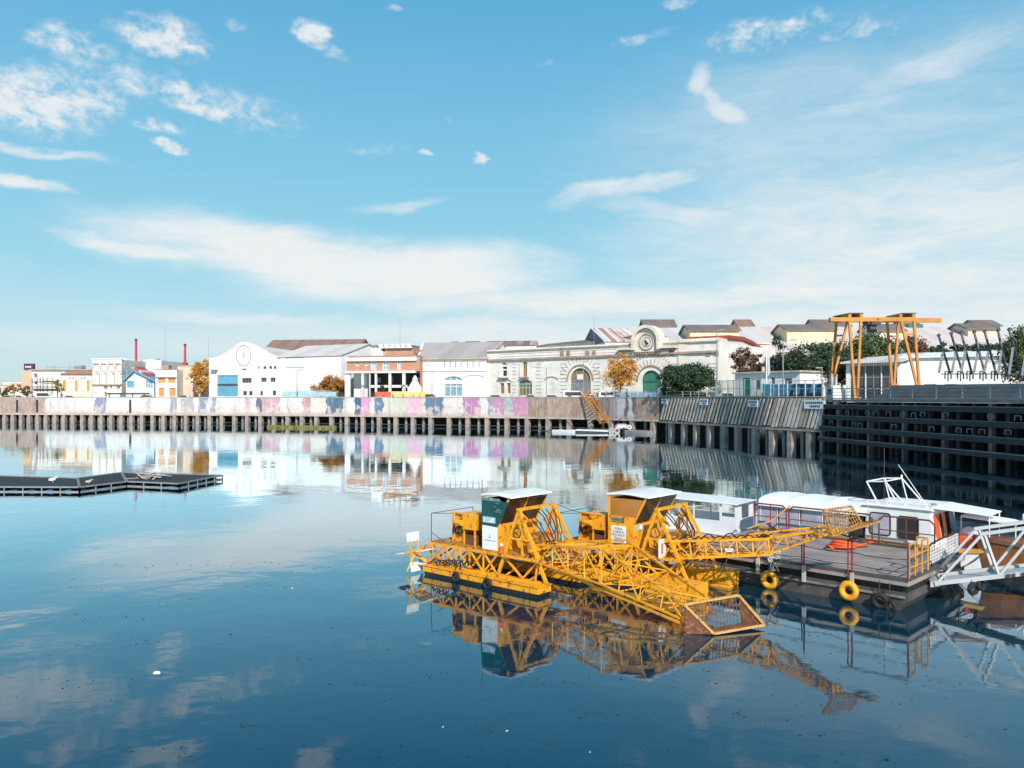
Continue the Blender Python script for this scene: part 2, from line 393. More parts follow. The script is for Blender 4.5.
mxw = t.nodes.new('ShaderNodeMixShader'); t.links.new(fac, mxw.inputs[0]); t.links.new(df.outputs[0], mxw.inputs[1]); t.links.new(gl.outputs[0], mxw.inputs[2])
t.links.new(mxw.outputs[0], [n for n in t.nodes if n.type == 'OUTPUT_MATERIAL'][0].inputs[0]); t.nodes.remove(b)
m_water = m
mb = MB(); mb.quad((-900,-200,0),(900,-200,0),(900,260,0),(-900,260,0)); tag(mb.build('water', m_water), kind='structure')
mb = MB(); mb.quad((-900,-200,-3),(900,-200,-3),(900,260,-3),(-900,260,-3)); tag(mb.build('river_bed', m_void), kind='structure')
# land beyond the quay
JL = [Vector((38.2,98,0)), Vector((42.9,67,0)), Vector((49.0,26.5,0))]
front = [Vector((-400, 205, 0))]+QW+[JL[1]+Vector((6,0,0)), JL[2]+Vector((6,0,0)), Vector((400,20,0))]
mb = MB()
for a, c in zip(front[:-1], front[1:]):
    fa = Vector((a.x*16, 3500, 0)); fc = Vector((c.x*16, 3500, 0))
    if a.x < -300: fa.x = -6000
    if c.x > 300: fc = Vector((6000,3500,0))
    off = Vector((0,.25,0)); z = Vector((0,0,STREET))
    mb.quad(a+off+z, c+off+z, fc+z, fa+z)
mb.quad((400,20,STREET),(6000,20,STREET),(6000,3500,STREET))
tag(mb.build('ground', m_earth), kind='structure')
mb = MB()     # bank below the deck, shade painted in as near black
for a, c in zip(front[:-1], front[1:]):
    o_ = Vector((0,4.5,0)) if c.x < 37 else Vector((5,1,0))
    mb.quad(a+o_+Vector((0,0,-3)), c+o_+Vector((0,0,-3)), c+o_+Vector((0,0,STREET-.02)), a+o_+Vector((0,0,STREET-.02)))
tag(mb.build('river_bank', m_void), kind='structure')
mb = MB()     # quay road
for a, c in zip(QW[:-1], QW[1:]):
    mb.quad(a+Vector((0,5,STREET+.004)), c+Vector((0,5,STREET+.004)), c+Vector((0,14,STREET+.004)), a+Vector((0,14,STREET+.004)))
tag(mb.build('road', m_asphalt), kind='structure')

# painted wall material
def wallmat():
    m, t, b = nt('muralled_concrete')
    uv = t.nodes.new('ShaderNodeUVMap'); uv.uv_map = 'UVMap'
    co = objco(t)
    wz = t.nodes.new('ShaderNodeTexNoise'); wz.inputs['Scale'].default_value = .55; wz.inputs['Detail'].default_value = 4; t.links.new(co, wz.inputs['Vector'])
    s = t.nodes.new('ShaderNodeSeparateXYZ'); t.links.new(uv.outputs[0], s.inputs[0])
    u = mathn(t, 'ADD', s.outputs[0], mathn(t, 'MULTIPLY', mathn(t, 'SUBTRACT', wz.outputs[0], .5), .010))
    wh = (.74,.69,.66)
    segs = [(-90,(.40,.29,.24)),(47,wh),(60,(.70,.58,.60)),(68,wh),(98,(.24,.27,.38)),(108,wh),(150,(.50,.50,.55)),(153,wh),(172,(.36,.36,.42)),(179,wh),(183,(.42,.38,.40)),(193,wh),
        (198,(.25,.29,.38)),(205,(.62,.62,.66)),(211,(.30,.34,.42)),(214,wh),(246,(.62,.40,.42)),(250,wh),(256,(.10,.13,.18)),(261,(.58,.34,.38)),(282,wh),(289,(.42,.36,.45))]
    segs2 = [(292,wh),(303,(.55,.30,.32)),(311,(.70,.66,.58)),(328,(.07,.15,.22)),(343,(.55,.50,.40)),(349,(.72,.72,.70)),(357,(.06,.12,.22)),(363,(.75,.32,.50)),(372,wh),(374,(.12,.20,.31)),(382,(.60,.61,.50)),
        (405,(.80,.45,.58)),(420,(.62,.62,.58)),(424,(.12,.19,.28)),(443,(.74,.64,.62)),(463,(.48,.20,.38)),(480,wh),(488,(.25,.30,.40)),(493,(.50,.24,.40)),(503,(.35,.42,.44)),(510,(.50,.22,.38)),(527,(.36,.25,.19)),(548,(.42,.31,.25)),(571,(.33,.23,.18)),
        (590,(.26,.21,.19)),(608,(.33,.33,.36)),(617,(.55,.53,.55)),(623,(.12,.12,.15)),(627,(.60,.60,.62)),(634,(.15,.12,.12)),(637,(.35,.24,.19)),(690,(.34,.24,.19))]
    def ramp(sg):
        r = t.nodes.new('ShaderNodeValToRGB'); r.color_ramp.interpolation = 'CONSTANT'; e = r.color_ramp.elements
        e[0].position = 0; e[0].color = (*sg[0][1],1); e[1].position = (sg[1][0]+100)/1000; e[1].color = (*sg[1][1],1)
        for p, c in sg[2:]:
            x = e.new((p+100)/1000); x.color = (*c,1)
        t.links.new(u, r.inputs[0]); return r.outputs[0]
    c = mixc(t, mrange(t, u, .3919, .3921, 0, 1), ramp(segs), ramp(segs2))
    # the paint is broken: pale ground shows through in ragged patches below
    pn = noise(t, .9, 5, vscale(t, co, 1, 1, .8))
    f = mathn(t, 'MULTIPLY', mrange(t, mathn(t, 'ADD', pn, mathn(t, 'MULTIPLY', s.outputs[1], -.22)), .40, .48), mrange(t, u, .615, .625, 1, 0))
    f = mathn(t, 'MULTIPLY', f, mrange(t, u, .140, .150, 0, 1))
    c = mixc(t, mathn(t, 'MULTIPLY', f, .75), c, (.62,.56,.52))
    tg = noise(t, 1.3, 2, vscale(t, co, 1, 1, 1.3), .4, 1.6)
    tl = mathn(t, 'LESS_THAN', mathn(t, 'ABSOLUTE', mathn(t, 'SUBTRACT', tg, .5)), .010)
    tm = mrange(t, noise(t, .22, 2, co), .42, .52, 0, .85); tm = mathn(t, 'MULTIPLY', tm, mrange(t, u, .615, .625, 1, 0))
    c = mixc(t, mathn(t, 'MULTIPLY', tl, tm), c, (.07,.07,.11))
    st = noise(t, 2.2, 5, vscale(t, co, 1, 1, .07), .65)
    c = mixc(t, mrange(t, st, .52, .74, 0, .55), c, (.24,.19,.17))
    st2 = noise(t, 1.1, 6, co, .7)
    c = mixc(t, mrange(t, st2, .50, .74, 0, .45), c, (.30,.22,.18))
    st3 = noise(t, 3.1, 3, vscale(t, co, 1, 1, .05), .5)
    c = mixc(t, mrange(t, st3, .62, .72, 0, .5), c, (.78,.72,.66))
    br = mrange(t, u, .618, .63, 0, 1); br2 = mathn(t, 'MAXIMUM', br, mrange(t, u, .145, .150, 1, 0))
    mo = noise(t, 1.6, 7, vscale(t, co, 1, 1, .35), .72)
    c = mixc(t, mathn(t, 'MULTIPLY', br2, mrange(t, mo, .5, .62, 0, .75)), c, (.50,.40,.33)); c = mixc(t, mathn(t, 'MULTIPLY', br2, mrange(t, mo, .47, .36, 0, .7)), c, (.17,.12,.095))
    lo = mrange(t, mathn(t, 'ADD', s.outputs[1], mathn(t, 'MULTIPLY', pn, .3)), .38, .18, 0, .45)
    c = mixc(t, lo, c, (.40,.24,.17))
    t.links.new(c, b.inputs['Base Color']); b.inputs['Roughness'].default_value = .85
    return m
m_wall = wallmat()
WB, WT = 2.25, 6.08     # wall bottom and top
qroot = thing('quay_wall', 'long pale concrete quay wall with faded murals standing on rows of piles', 'quay wall')
def wall_strip(pxs, zb, zt, th, name, mat_, root, seam=False):
    me_v, me_f, uvs = [], [], []
    for px in pxs:
        p, d, n = qpt(px)
        for q, z in ((p+n*th*.5, zb),(p+n*th*.5, zt),(p-n*th*.5, zt),(p-n*th*.5, zb)):
            me_v.append((q.x,q.y,z)); uvs.append(((px+100)/1000, (z-zb)/(zt-zb)))
    for i in range(len(pxs)-1):
        a = i*4; b_ = a+4
        for j in range(4):
            k = (j+1) % 4
            me_f.append((a+j, b_+j, b_+k, a+k))
    me_f.append((0,1,2,3)); e = (len(pxs)-1)*4; me_f.append((e+3,e+2,e+1,e))
    me = bpy.data.meshes.new(name); me.from_pydata(me_v, [], me_f); me.materials.append(mat_)
    ul = me.uv_layers.new(name='UVMap')
    for l in me.loops: ul.data[l.index].uv = uvs[l.vertex_index]
    me.update(); o = bpy.data.objects.new(name, me); COL.objects.link(o); o.parent = root
    return o
keyx = [p for p, _ in QP]
def xs(a, b): return sorted(set([a, b]+[k for k in keyx if a < k < b]))
wall_strip(xs(-88,660), WB, WT, .45, 'wall_panel', m_wall, qroot)
wall_strip(xs(-88,660), WB-.32, WB-.003, .7, 'lower_beam', m_conclt, qroot)
wall_strip(xs(-88,660), WT+.003, WT+.16, .62, 'coping', m_conclt, qroot)
def spacing(px):
    pts = [(-90,8),(20,8.2),(150,10.8),(270,13.7),(395,17.2),(530,21),(660,21)]
    for (a, sa), (b_, sb) in zip(pts[:-1], pts[1:]):
        if px <= b_: return sa+(sb-sa)*(px-a)/(b_-a)
    return 21
px = -84; piles = []
while px < 655: piles.append(px); px += spacing(px)
rnd = random.Random(3)
def pile(px, wid, set_, z1, name, mt, root, zb=-1.2):
    p, d, n = qpt(px); c = p-n*set_
    g = MB(); j = rnd.uniform(-.04,.04)
    L = d*wid*.5; T = n*wid*.5
    lo = [c-L+T, c+L+T, c+L-T, c-L-T]
    g.slab8([Vector((q.x+j,q.y,zb)) for q in lo], [Vector((q.x,q.y,z1)) for q in lo])
    return g.build(name, mt, root)
for k, px in enumerate(piles):
    pile(px, .85, .15, WB-.33, 'pile', m_pile, qroot)
    if k % 7 != 5: pile(px+spacing(px)*.5, .42, .75, WB-.33, 'back_pile', m_pileb, qroot)
# low horizontal stringer between the piles
wall_strip(xs(-88,655), .28, .42, .12, 'waterline_cable', m_greydk, qroot)
# vertical dark joints
for px in (18, 38, 131, 598):
    p, d, n = qpt(px); g = MB(Matrix.Translation(p+n*.25) @ Matrix.Rotation(math.atan2(d.y,d.x),4,'Z'))
    g.box(-.25,.25,-.08,.03, WB+.3, WT-.5); g.build('drain_slot', m_dark, qroot)

m_ribl = mat('weathered_rib_concrete', (.62,.53,.46), .9, .3, .9, streak=.5, dirt=(.30,.24,.20), dirt_scale=.5)
# ribbed section
rroot = thing('ribbed_quay_wall', 'weathered quay wall faced with slanting concrete ribs, between mural wall and jetty', 'quay wall')
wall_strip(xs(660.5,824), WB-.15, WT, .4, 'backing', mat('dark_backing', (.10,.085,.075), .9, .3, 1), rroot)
wall_strip(xs(660.5,824), WB-.45, WB-.155, .75, 'lower_beam', m_pile, rroot)
wall_strip(xs(660.5,824), WT+.003, WT+.14, .6, 'coping', m_conc, rroot)
px = 661.5
while px < 821:
    g = MB(); p, d, n = qpt(px); p2, _, n2 = qpt(min(px+5.5+(px-660)*.02, 824.5))
    wv = d*(.40+rnd.uniform(-.06,.1)); o1 = n*.205; th = n*.16; zb = WB-.1+rnd.uniform(0,.25); zt = WT-.12
    lo = [p+o1, p+o1+wv, p+o1+wv+th, p+o1+th]; hi = [q+(p2-p) for q in lo]
    g.slab8([q+Vector((0,0,zb)) for q in lo], [q+Vector((0,0,zt)) for q in hi])
    g.build('rib', m_ribl if rnd.random() < .8 else m_conc, rroot); px += 3.0+(px-660)*.007
for px in (671,684,696,710,724,737.5,755,772.5,791,810):
    pile(px, .8, .1, WB-.46, 'pile', m_pile, rroot); pile(px+7, .5, .9, WB-.2, 'back_pile', m_pileb, rroot)
def small_sign(px, w_, h_, zc, lab):
    p, d, n = qpt(px); T = Matrix.Translation(Vector((p.x,p.y,zc))+n*.42) @ Matrix.Rotation(math.atan2(d.y,d.x),4,'Z')
    r_ = thing('warning_sign', lab, 'sign', group='white notice boards on the ribbed quay wall'); g = MB(T); g.box(-w_/2,w_/2,-.03,.03,-h_/2,h_/2); g.build('board', m_signw, r_)
    g = MB(T)
    for row, zz_ in ((0,h_*.2),(1,-h_*.22)):
        x = -w_*.42
        while x < w_*.4:
            ww = rnd.uniform(.12,.3)
            if not (row and (x < -w_*.25 or x > w_*.25)): g.box(x, min(x+ww,w_*.44), -.042, -.032, zz_-h_*.13, zz_+h_*.13)
            x += ww+.09
    g.build('lettering', m_ink, r_)
small_sign(666.5, 1.9, .8, 5.45, 'white two line notice board on ribbed wall beside the mural wall end')
small_sign(706, 2.3, .85, 5.35, 'white notice board on ribbed wall below white parked cars')
small_sign(755.5, 2.6, .95, 5.25, 'white notice board on ribbed wall below the white kiosk')
small_sign(817, 3.4, 1.05, 5.2, 'widest white notice board, on ribbed wall next to the dark jetty')
# ---------------------------------------------------------------- buildings
class Fac:
    def __init__(s, name, label, p0, p1, cat='building', group=None):
        s.A = Vector((XX(*p0), p0[1], STREET)); B = Vector((XX(*p1), p1[1], STREET))
        s.d = (B-s.A); s.L = s.d.length; s.d.normalize()
        s.root = thing(name, label, cat, s.A, math.atan2(s.d.y, s.d.x), group)
    def lx(s, px):
        k = (px-CX)/F
        return (k*s.A.y-s.A.x)/(s.d.x-k*s.d.y)
    def lz(s, px, py, back=0):
        q = s.A+s.d*s.lx(px); Y = q.y+back
        return ZZ(py, Y)-STREET
    def at(s, px, py): return s.lx(px), s.lz(px, py)
    def rect(s, px0, py0, px1, py1):      # px0,py0 upper left, px1,py1 lower right
        pm = (px0+px1)/2
        return (s.lx(px0), s.lx(px1), s.lz(pm, py1), s.lz(pm, py0))
def wall(g, x0, x1, z0, z1, ops=(), depth=.35, y=0):
    """front wall in the plane y with openings; ops: (xa,xb,za,zb,arched)"""
    X = sorted({x0, x1, *[o[0] for o in ops], *[o[1] for o in ops]}); Z = sorted({z0, z1, *[o[2] for o in ops], *[o[3] for o in ops]})
    X = [x for x in X if x0-1e-6 <= x <= x1+1e-6]; Z = [z for z in Z if z0-1e-6 <= z <= z1+1e-6]
    for i in range(len(X)-1):
        for j in range(len(Z)-1):
            cx, cz = (X[i]+X[i+1])/2, (Z[j]+Z[j+1])/2
            if any(o[0] < cx < o[1] and o[2] < cz < o[3] for o in ops): continue
            g.quad((X[i],y,Z[j]),(X[i+1],y,Z[j]),(X[i+1],y,Z[j+1]),(X[i],y,Z[j+1]))
    for o in ops:
        a, b, c, d = o[:4]
        if len(o) > 4 and o[4]:
            r = (b-a)/2; h = o[4] if o[4] is not True else r; n = 12; m_ = (a+b)/2
            P = [(m_-r*math.cos(math.pi*i/n), d-h+h*math.sin(math.pi*i/n)) for i in range(n+1)]
            for (u, v), (u2, v2) in zip(P[:-1], P[1:]):
                g.quad((u,y,v),(u2,y,v2),(u2,y,d+.0),(u,y,d+.0))
                g.quad((u,y,v),(u,y+depth,v),(u2,y+depth,v2),(u2,y,v2))
            top = d-h
        else:
            top = d; g.quad((a,y,d),(b,y,d),(b,y+depth,d),(a,y+depth,d))
        g.quad((a,y,c),(a,y,top),(a,y+depth,top),(a,y+depth,c)); g.quad((b,y,c),(b,y+depth,c),(b,y+depth,top),(b,y,top))
        g.quad((a,y,c),(a,y+depth,c),(b,y+depth,c),(b,y,c))
def shell(g, L, D, z, y0=0):       # sides and back and flat top
    g.quad((0,y0,0),(0,y0,z),(0,D,z),(0,D,0)); g.quad((L,y0,0),(L,D,0),(L,D,z),(L,y0,z)); g.quad((0,D,0),(L,D,0),(L,D,z),(0,D,z))
def window(root, o, pane=None, frame=None, depth=.3, nx=2, nz=2, fw=.09, name='window', label=None):
    a, b, c, d = o[:4]; pane = pane or m_darkwin; frame = frame or m_white2
    f = MB(); y = depth-.02
    g = MB()
    if len(o) > 4 and o[4]:
        r = (b-a)/2; h = o[4] if o[4] is not True else r; n = 12; m_ = (a+b)/2
        P = [(m_-r*math.cos(math.pi*i/n), d-h+h*math.sin(math.pi*i/n)) for i in range(n+1)]
        f.quad(*([(u,y,v) for u, v in P]+[(b,y,c),(a,y,c)]))
        for p_, q_ in zip(P[:-1], P[1:]): g.bar((p_[0],y-.06,p_[1]),(q_[0],y-.06,q_[1]), fw*1.3)
        g.bar((a,y-.05,d-h),(b,y-.05,d-h), fw*1.5)
    else: f.quad((a,y,c),(b,y,c),(b,y,d),(a,y,d))
    for i in range(nx+1):
        x = a+(b-a)*i/nx; x = min(max(x,a+fw/2),b-fw/2)
        top = d if not (len(o) > 4 and o[4]) else (d-(o[4] if o[4] is not True else (b-a)/2)*(1-math.sqrt(max(0,1-((x-(a+b)/2)/((b-a)/2))**2))))
        g.box(x-fw/2,x+fw/2,y-.07,y-.012,c,top-.01)
    for j in range(nz+1):
        z = c+(d-c)*j/nz; z = min(max(z,c+fw/2),d-fw/2)
        if len(o) > 4 and o[4] and j == nz: continue
        g.box(a+fw,b-fw,y-.065,y-.015,z-fw/2,z+fw/2)
    fr = g.build(name, frame, root); pn = f.build('pane', pane, fr)
    if label: fr['label'] = label
    return fr
def gable_roof(g, x0, x1, y0, y1, ze, zr, ov=.35, th=.22):      # ridge along x
    ym = (y0+y1)/2; s = (zr-ze)/(ym-y0)
    a = (y0-ov, ze-s*ov)
    g.prism([(a[0],a[1]+.02),(ym,zr+.02),(y1+ov,ze-s*ov+.02),(y1+ov,ze-s*ov+th),(ym,zr+th),(a[0],a[1]+th)], 'x', x0-ov, x1+ov)
def gable_walls(g, x0, x1, y0, y1, ze, zr):
    ym = (y0+y1)/2
    g.quad((x0,y0,ze),(x0,ym,zr),(x0,y1,ze)); g.quad((x1,y0,ze),(x1,y1,ze),(x1,ym,zr))

# ---- left end of the far bank -------------------------------------------
def simple_block(name, label, px0, px1, Y, pyt, D, wm, wins=(), group=None, cornice=None, nx=2, nz=1, pane=None, frame=None, ops_depth=.3, Y1=None, parapet=True):
    f = Fac(name, label, (px0,Y), (px1,Y1 or Y), group=group)
    zt = f.lz((px0+px1)/2, pyt)
    ops = [f.rect(*w_[:4])+tuple(w_[4:5]) for w_ in wins]
    g = MB(); wall(g, 0, f.L, 0, zt, ops, ops_depth); shell(g, f.L, D, zt); g.build('wall', wm, f.root)
    g = MB(); g.quad((0,0,zt-.25),(f.L,0,zt-.25),(f.L,D,zt-.25),(0,D,zt-.25))
    g.box(-.15,f.L+.15,-.15,D+.1,zt+.003,zt+.22) if not parapet else g.box(-.12,f.L+.12,-.12,.25,zt+.003,zt+.2)
    g.build('roof', cornice or m_cornice, f.root)
    for o in ops: window(f.root, o, pane, frame, ops_depth, nx, nz)
    return f, zt

# distant low sheds and blocks at the far left
simple_block('low_building', 'low pinkish building with flat roof at the far left end of the bank', -30, 9, 330, 385.5, 12, m_beige, [(-2,388,1,391),(4,388,6,391)])
simple_block('low_building', 'small pale shed beside the brick tower', 9, 22, 300, 384, 10, m_cream2, [(12,387,15,391)])
f, zt = simple_block('low_building', 'distant flat roofed shed behind low trees at left', 3, 30, 420, 382, 12, m_white)
# brick tower with dark sign
f = Fac('brick_tower', 'orange brick tower with a dark purple sign box on top', (22,235), (32.5,235), 'tower')
zt = f.lz(27, 371); D = 4
g = MB(); wall(g, 0, f.L, 0, zt, []); shell(g, f.L, D, zt); g.quad((0,0,zt),(f.L,0,zt),(f.L,D,zt),(0,D,zt)); g.build('wall', m_tower, f.root)
g = MB(); g.box(.35, f.L+.1, .3, 1.2, zt+.35, zt+2.2); sb = g.build('sign_box', m_purple, f.root)
g = MB(); [g.box(x,x+.32,.27,.297,zt+1.0,zt+1.45) for x in (.8,1.25,1.7,2.15)]; g.build('lettering', m_white2, sb)
g = MB(); [g.bar((x,.7,zt),(x,.7,zt+.4),.15) for x in (.8,2.6)]; g.build('bracket', m_greydk, f.root)
# cream 3 storey with galleries
f = Fac('gallery_building', 'white three storey building with dark roof edge and open railed galleries', (31.5,222), (92,222), 'building')
L = f.L; zt = f.lz(60, 370.5)
ops = [f.rect(34,373.5,37,377.5), f.rect(34,381.5,37,384.5), f.rect(42,381,58,385), f.rect(33,389,58,391)]
g = MB(); wall(g, 0, L, 0, zt, ops, .6); shell(g, L, 12, zt); g.build('wall', m_white, f.root)
g = MB(); g.box(-.3,L+.3,-.5,12.2,zt+.003,zt+.35); g.build('roof', m_cornice, f.root)
window(f.root, ops[0], m_redpaint, m_brickpl, .4, 1, 1); window(f.root, ops[1], m_darkwin, m_white2, .4, 1, 1); window(f.root, ops[2], m_beige, m_white2, .5, 4, 1); window(f.root, ops[3], m_dark, m_greydk, .55, 5, 1)
g = MB()
for z in (f.lz(45,381), f.lz(45,386.5)): g.bar((0,-.5,z),(f.lx(60),-.5,z),.12)
for p in (33,38,41,44,48,53,58): g.bar((f.lx(p),-.5,f.lz(p,395)),(f.lx(p),-.5,f.lz(p,377)),.10)
g.build('gallery_rail', m_greydk, f.root)
g = MB(); [g.bar((f.lx(p),3,zt+.3),(f.lx(p),3,zt+1.6),.1) for p in (40,48,64,70,78)]; g.bar((f.lx(40),3,zt+1.0),(f.lx(80),3,zt+1.0),.12); g.box(f.lx(68),f.lx(76),3,5,zt+.35,zt+1.5)
g.build('roof_plant', m_grey, f.root)
# cream hall with orange doors
f = Fac('cream_hall', 'long cream hall with terracotta fascia and three tall orange doors', (60.5,216), (92,216), 'building')
L = f.L; zt = f.lz(76, 374)
ops = [f.rect(63,380.5,66,391), f.rect(75,380.5,77.5,391), f.rect(87,380.5,89.5,391)]+[f.rect(x,377.5,x+1.5,379) for x in (69,72.5,81,84)]
g = MB(); wall(g, 0, L, 0, zt, ops, .25); shell(g, L, 10, zt); g.build('wall', m_cream2, f.root)
g = MB(); g.prism([(-.6,zt+.003),(8,zt+.003),(8,zt+1.4)], 'x', -.2, L+.2); g.build('roof', mat('terracotta_fascia',(.48,.22,.13),.8,.2,.6), f.root)
for k_, o in enumerate(ops): window(f.root, o, m_orange if k_ < 3 else m_darkwin, m_cornice, .22, 1, 1, name='door' if k_ < 3 else 'window')
# white block with arcaded parapet
f = Fac('arcaded_white_building', 'tall white block with blind arches, brown parapet line and dark ground floor band', (92.5,212), (121.5,212), 'building')
L = f.L; zt = f.lz(107, 359.5)
ops = [f.rect(96+i*7.8,373,98+i*7.8,375.5) for i in range(4)]+[f.rect(103.5,386,107.5,389.5), f.rect(110,386,112,389), f.rect(116.5,386,120,389.5), f.rect(104,392,107,397), f.rect(95,392,96.5,395)]
g = MB(); wall(g, 0, L, 0, zt, ops, .3); shell(g, L, 14, zt); g.quad((0,0,zt-.2),(L,0,zt-.2),(L,14,zt-.2),(0,14,zt-.2)); g.build('wall', m_white, f.root)
for o in ops: window(f.root, o, m_brickpl, m_white2, .25, 1, 1)
g = MB(); za = f.lz(107,368)
for i in range(4):
    c_ = f.lx(96.5+i*7.6); g.torus((c_,-.05,za),(0,1,0),.95,.08,16,4)
for x_ in (0,.25,.5,.75): g.box(L*x_+.25,L*(x_+.25)-.25,-.22,-.003,f.lz(107,364.4),f.lz(107,363.2))
g.box(0,L,-.45,-.003,f.lz(107,385.3),f.lz(107,384)); 
for i in (1,2,3): g.box(L*i/4-.12,L*i/4+.12,-.1,-.003,f.lz(107,384),f.lz(107,372))
g.build('trim', m_cornice, f.root)
g = MB(); g.box(-.2,L+.2,-.2,.5,zt+.003,zt+.25); g.build('parapet', m_white, f.root)
# big white hall behind
f = Fac('white_hall', 'blank white hall with curved roof edge rising behind the blue gabled house', (118,232), (161.5,232), 'building')
L = f.L; g = MB()
P = [(0,0),(L,0),(L,f.lz(161,360.5))]+[(f.lx(p), f.lz(p,q)) for p,q in ((150,359.3),(144,360),(138,361),(132,361.4),(127,359.5),(123,358),(118,358))]
g.prism(P, 'y', 0, 18); g.build('wall', m_white, f.root)
g = MB(); g.box(f.lx(150)-.3,f.lx(152),4,5,f.lz(151,359.5),f.lz(151,358)); g.build('roof_vent', m_grey, f.root)
# blue and white gabled house
f = Fac('gabled_house', 'small pale blue gabled house with red patched roof and blue shutters', (126,208), (154,208), 'house')
L = f.L; ze = f.lz(140,380); zr = f.lz(135,371.5); xr = f.lx(135)
ops = [f.rect(127,381,134,387.5), f.rect(145.5,380,153,388)]
g = MB(); wall(g, 0, L, 0, ze, ops, .25); shell(g, L, 9, ze); g.quad((0,0,ze),(L,0,ze),(xr,0,zr)); g.build('wall', mat('pale_blue_render',(.62,.68,.72),.7,.12,.6,streak=.2), f.root)
g = MB()
g.prism([(-.5,ze-.4),(xr,zr+.05),(xr,zr+.4),(-.5,ze)], 'y', -.8, 9.2); g.mi = 0; g.prism([(xr,zr+.05),(L+.8,ze-.6),(L+.8,ze-.2),(xr,zr+.4)], 'y', -.8, 9.2)
g.build('roof', m_blue, f.root)
g = MB(); g.slab8([(f.lx(130),1,f.lz(130,367.5)),(f.lx(152),-.9,f.lz(152,380.5)),(f.lx(152),-.9,f.lz(152,379)),(f.lx(133),1,f.lz(133,366))],[(f.lx(130),6,f.lz(130,367.5)),(f.lx(152),6,f.lz(152,380.5)),(f.lx(152),6,f.lz(152,379)),(f.lx(133),6,f.lz(133,366))]); g.build('red_roof', m_roofred, f.root)
window(f.root, ops[0], m_blue, m_bluewin, .2, 2, 1, .2); window(f.root, ops[1], m_bluewin, m_white2, .2, 3, 2)
g = MB(); g.box(-3.4,L+.2,-3,-2.8,f.lz(140,394.5),f.lz(140,393)); [g.box(x,x+.18,-3,-2.8,0,f.lz(140,393)) for x in (-3,0,3,6)]; g.build('awning', m_greydk, f.root)
# white house with orange shutters
f, zt = simple_block('shuttered_house', 'small white two storey house with four orange shuttered openings', 155.5, 177, 206, 370, 9, m_white,
    [(158,378,165.5,383),(168,378,175.5,383),(159,388,164,396.5),(169.5,388,175.5,396.5)], pane=m_orange, frame=m_orange, nx=2)
g = MB(); g.box(0,f.L,-.35,-.003,f.lz(166,377.5),f.lz(166,376.9)); g.box(.5,2.5,2,4,zt+.22,zt+1.3); g.build('ledge', m_cornice, f.root)
# beige block
f, zt = simple_block('beige_building', 'beige block with dark door joint carrying a red chimney, beside the golden tree', 177.5, 193, 210, 366, 10, m_beige, [(181,375,181.8,396),(190.5,381.5,195,383),(186,378,187,380)], pane=m_darkwin, frame=m_cornice, nx=1)
f, zt = simple_block('beige_building', 'low beige wall building hidden behind the golden tree', 193.5, 208.5, 214, 370, 10, m_cream2, [(204,370.5,208,371.5),(196,386,199,392)], nx=1)
# chimneys
def chimney(px, Y, pyt, pyb, wpx, lab, base=False):
    z0, z1 = STREET, ZZ(pyt,Y); wd = wpx/F*Y
    r = thing('chimney_stack', lab, 'chimney', (XX(px,Y),Y,0), group='red chimney stacks')
    g = MB(); g.slab8([(x*wd*.62,y*wd*.62,z0) for x,y in ((-1,-1),(1,-1),(1,1),(-1,1))], [(x*wd*.36,y*wd*.36,z1) for x,y in ((-1,-1),(1,-1),(1,1),(-1,1))]); g.build('shaft', mat('red_chimney_paint',(.50,.05,.10),.6,.2,.5) if px < 150 else bpy.data.materials['red_chimney_paint'], r)
    g = MB(); g.box(-wd*.45,wd*.45,-wd*.45,wd*.45,z1,z1+.6); g.build('cap', m_purple, r)
    if base:
        g = MB(); zb = ZZ(pyb,Y); g.box(-wd,wd,-wd,wd,zb-.4,zb+.7); g.build('base', m_redpaint, r)
chimney(136, 226, 341, 360, 2.2, 'taller slender red chimney rising behind the white hall')
chimney(185, 219, 346, 365, 2.2, 'red chimney with square base above the beige block', True)

# ---- white hangar with curved gable ------------------------------------
f = Fac('white_hangar', 'white hangar with peaked gable, ring emblem and tall sky blue door', (209,204), (277,201), 'hangar')
L = f.L
prof = [(209,358.5),(213,359),(218,357.5),(226,353.5),(234,348),(240,343.8),(244,342.8),(249,343.5),(256,346),(264,350.5),(271,354.5),(277,357)]
zlow = min(f.lz(p,q) for p,q in prof)-.2
ops = [f.rect(217.2,375.2,238,396.5), f.rect(242,368.5,246.5,370.2), f.rect(242,378,251.5,383), f.rect(261,377.5,266.5,382), f.rect(271.5,377.5,277,382) if False else f.rect(270.3,377.5,275.5,382),
       f.rect(243,391,246.8,395.5), f.rect(249,391,252.5,395.5), f.rect(260,391,262.8,395.5), f.rect(272.5,390.5,276,395.5), f.rect(258,366,259.6,369), f.rect(263.3,366.2,266.3,369.2), f.rect(269,366,272,369), f.rect(273.5,366,276.4,369)]
g = MB(); wall(g, 0, L, 0, zlow, ops, .35)
g.quad((0,0,zlow),(L,0,zlow),*[(f.lx(p),0,f.lz(p,q)) for p,q in reversed(prof)])
g.quad((L,0,0),(L,34,0),(L,34,zlow+.2),(L,0,zlow+.2)); g.quad((0,0,0),(0,0,zlow),(0,34,zlow),(0,34,0))
g.build('wall', m_white2, f.root)
g = MB()
for (a, b_), (c_, d_) in zip(prof[:-1], prof[1:]):
    za, zc = f.lz(a,b_), f.lz(c_,d_); xa, xc = f.lx(a), f.lx(c_)
    g.quad((xa,.4,za-.3),(xc,.4,zc-.3),(xc,34,zc-.3),(xa,34,za-.3)); 
g.build('roof', m_roofwht, f.root)
g = MB()
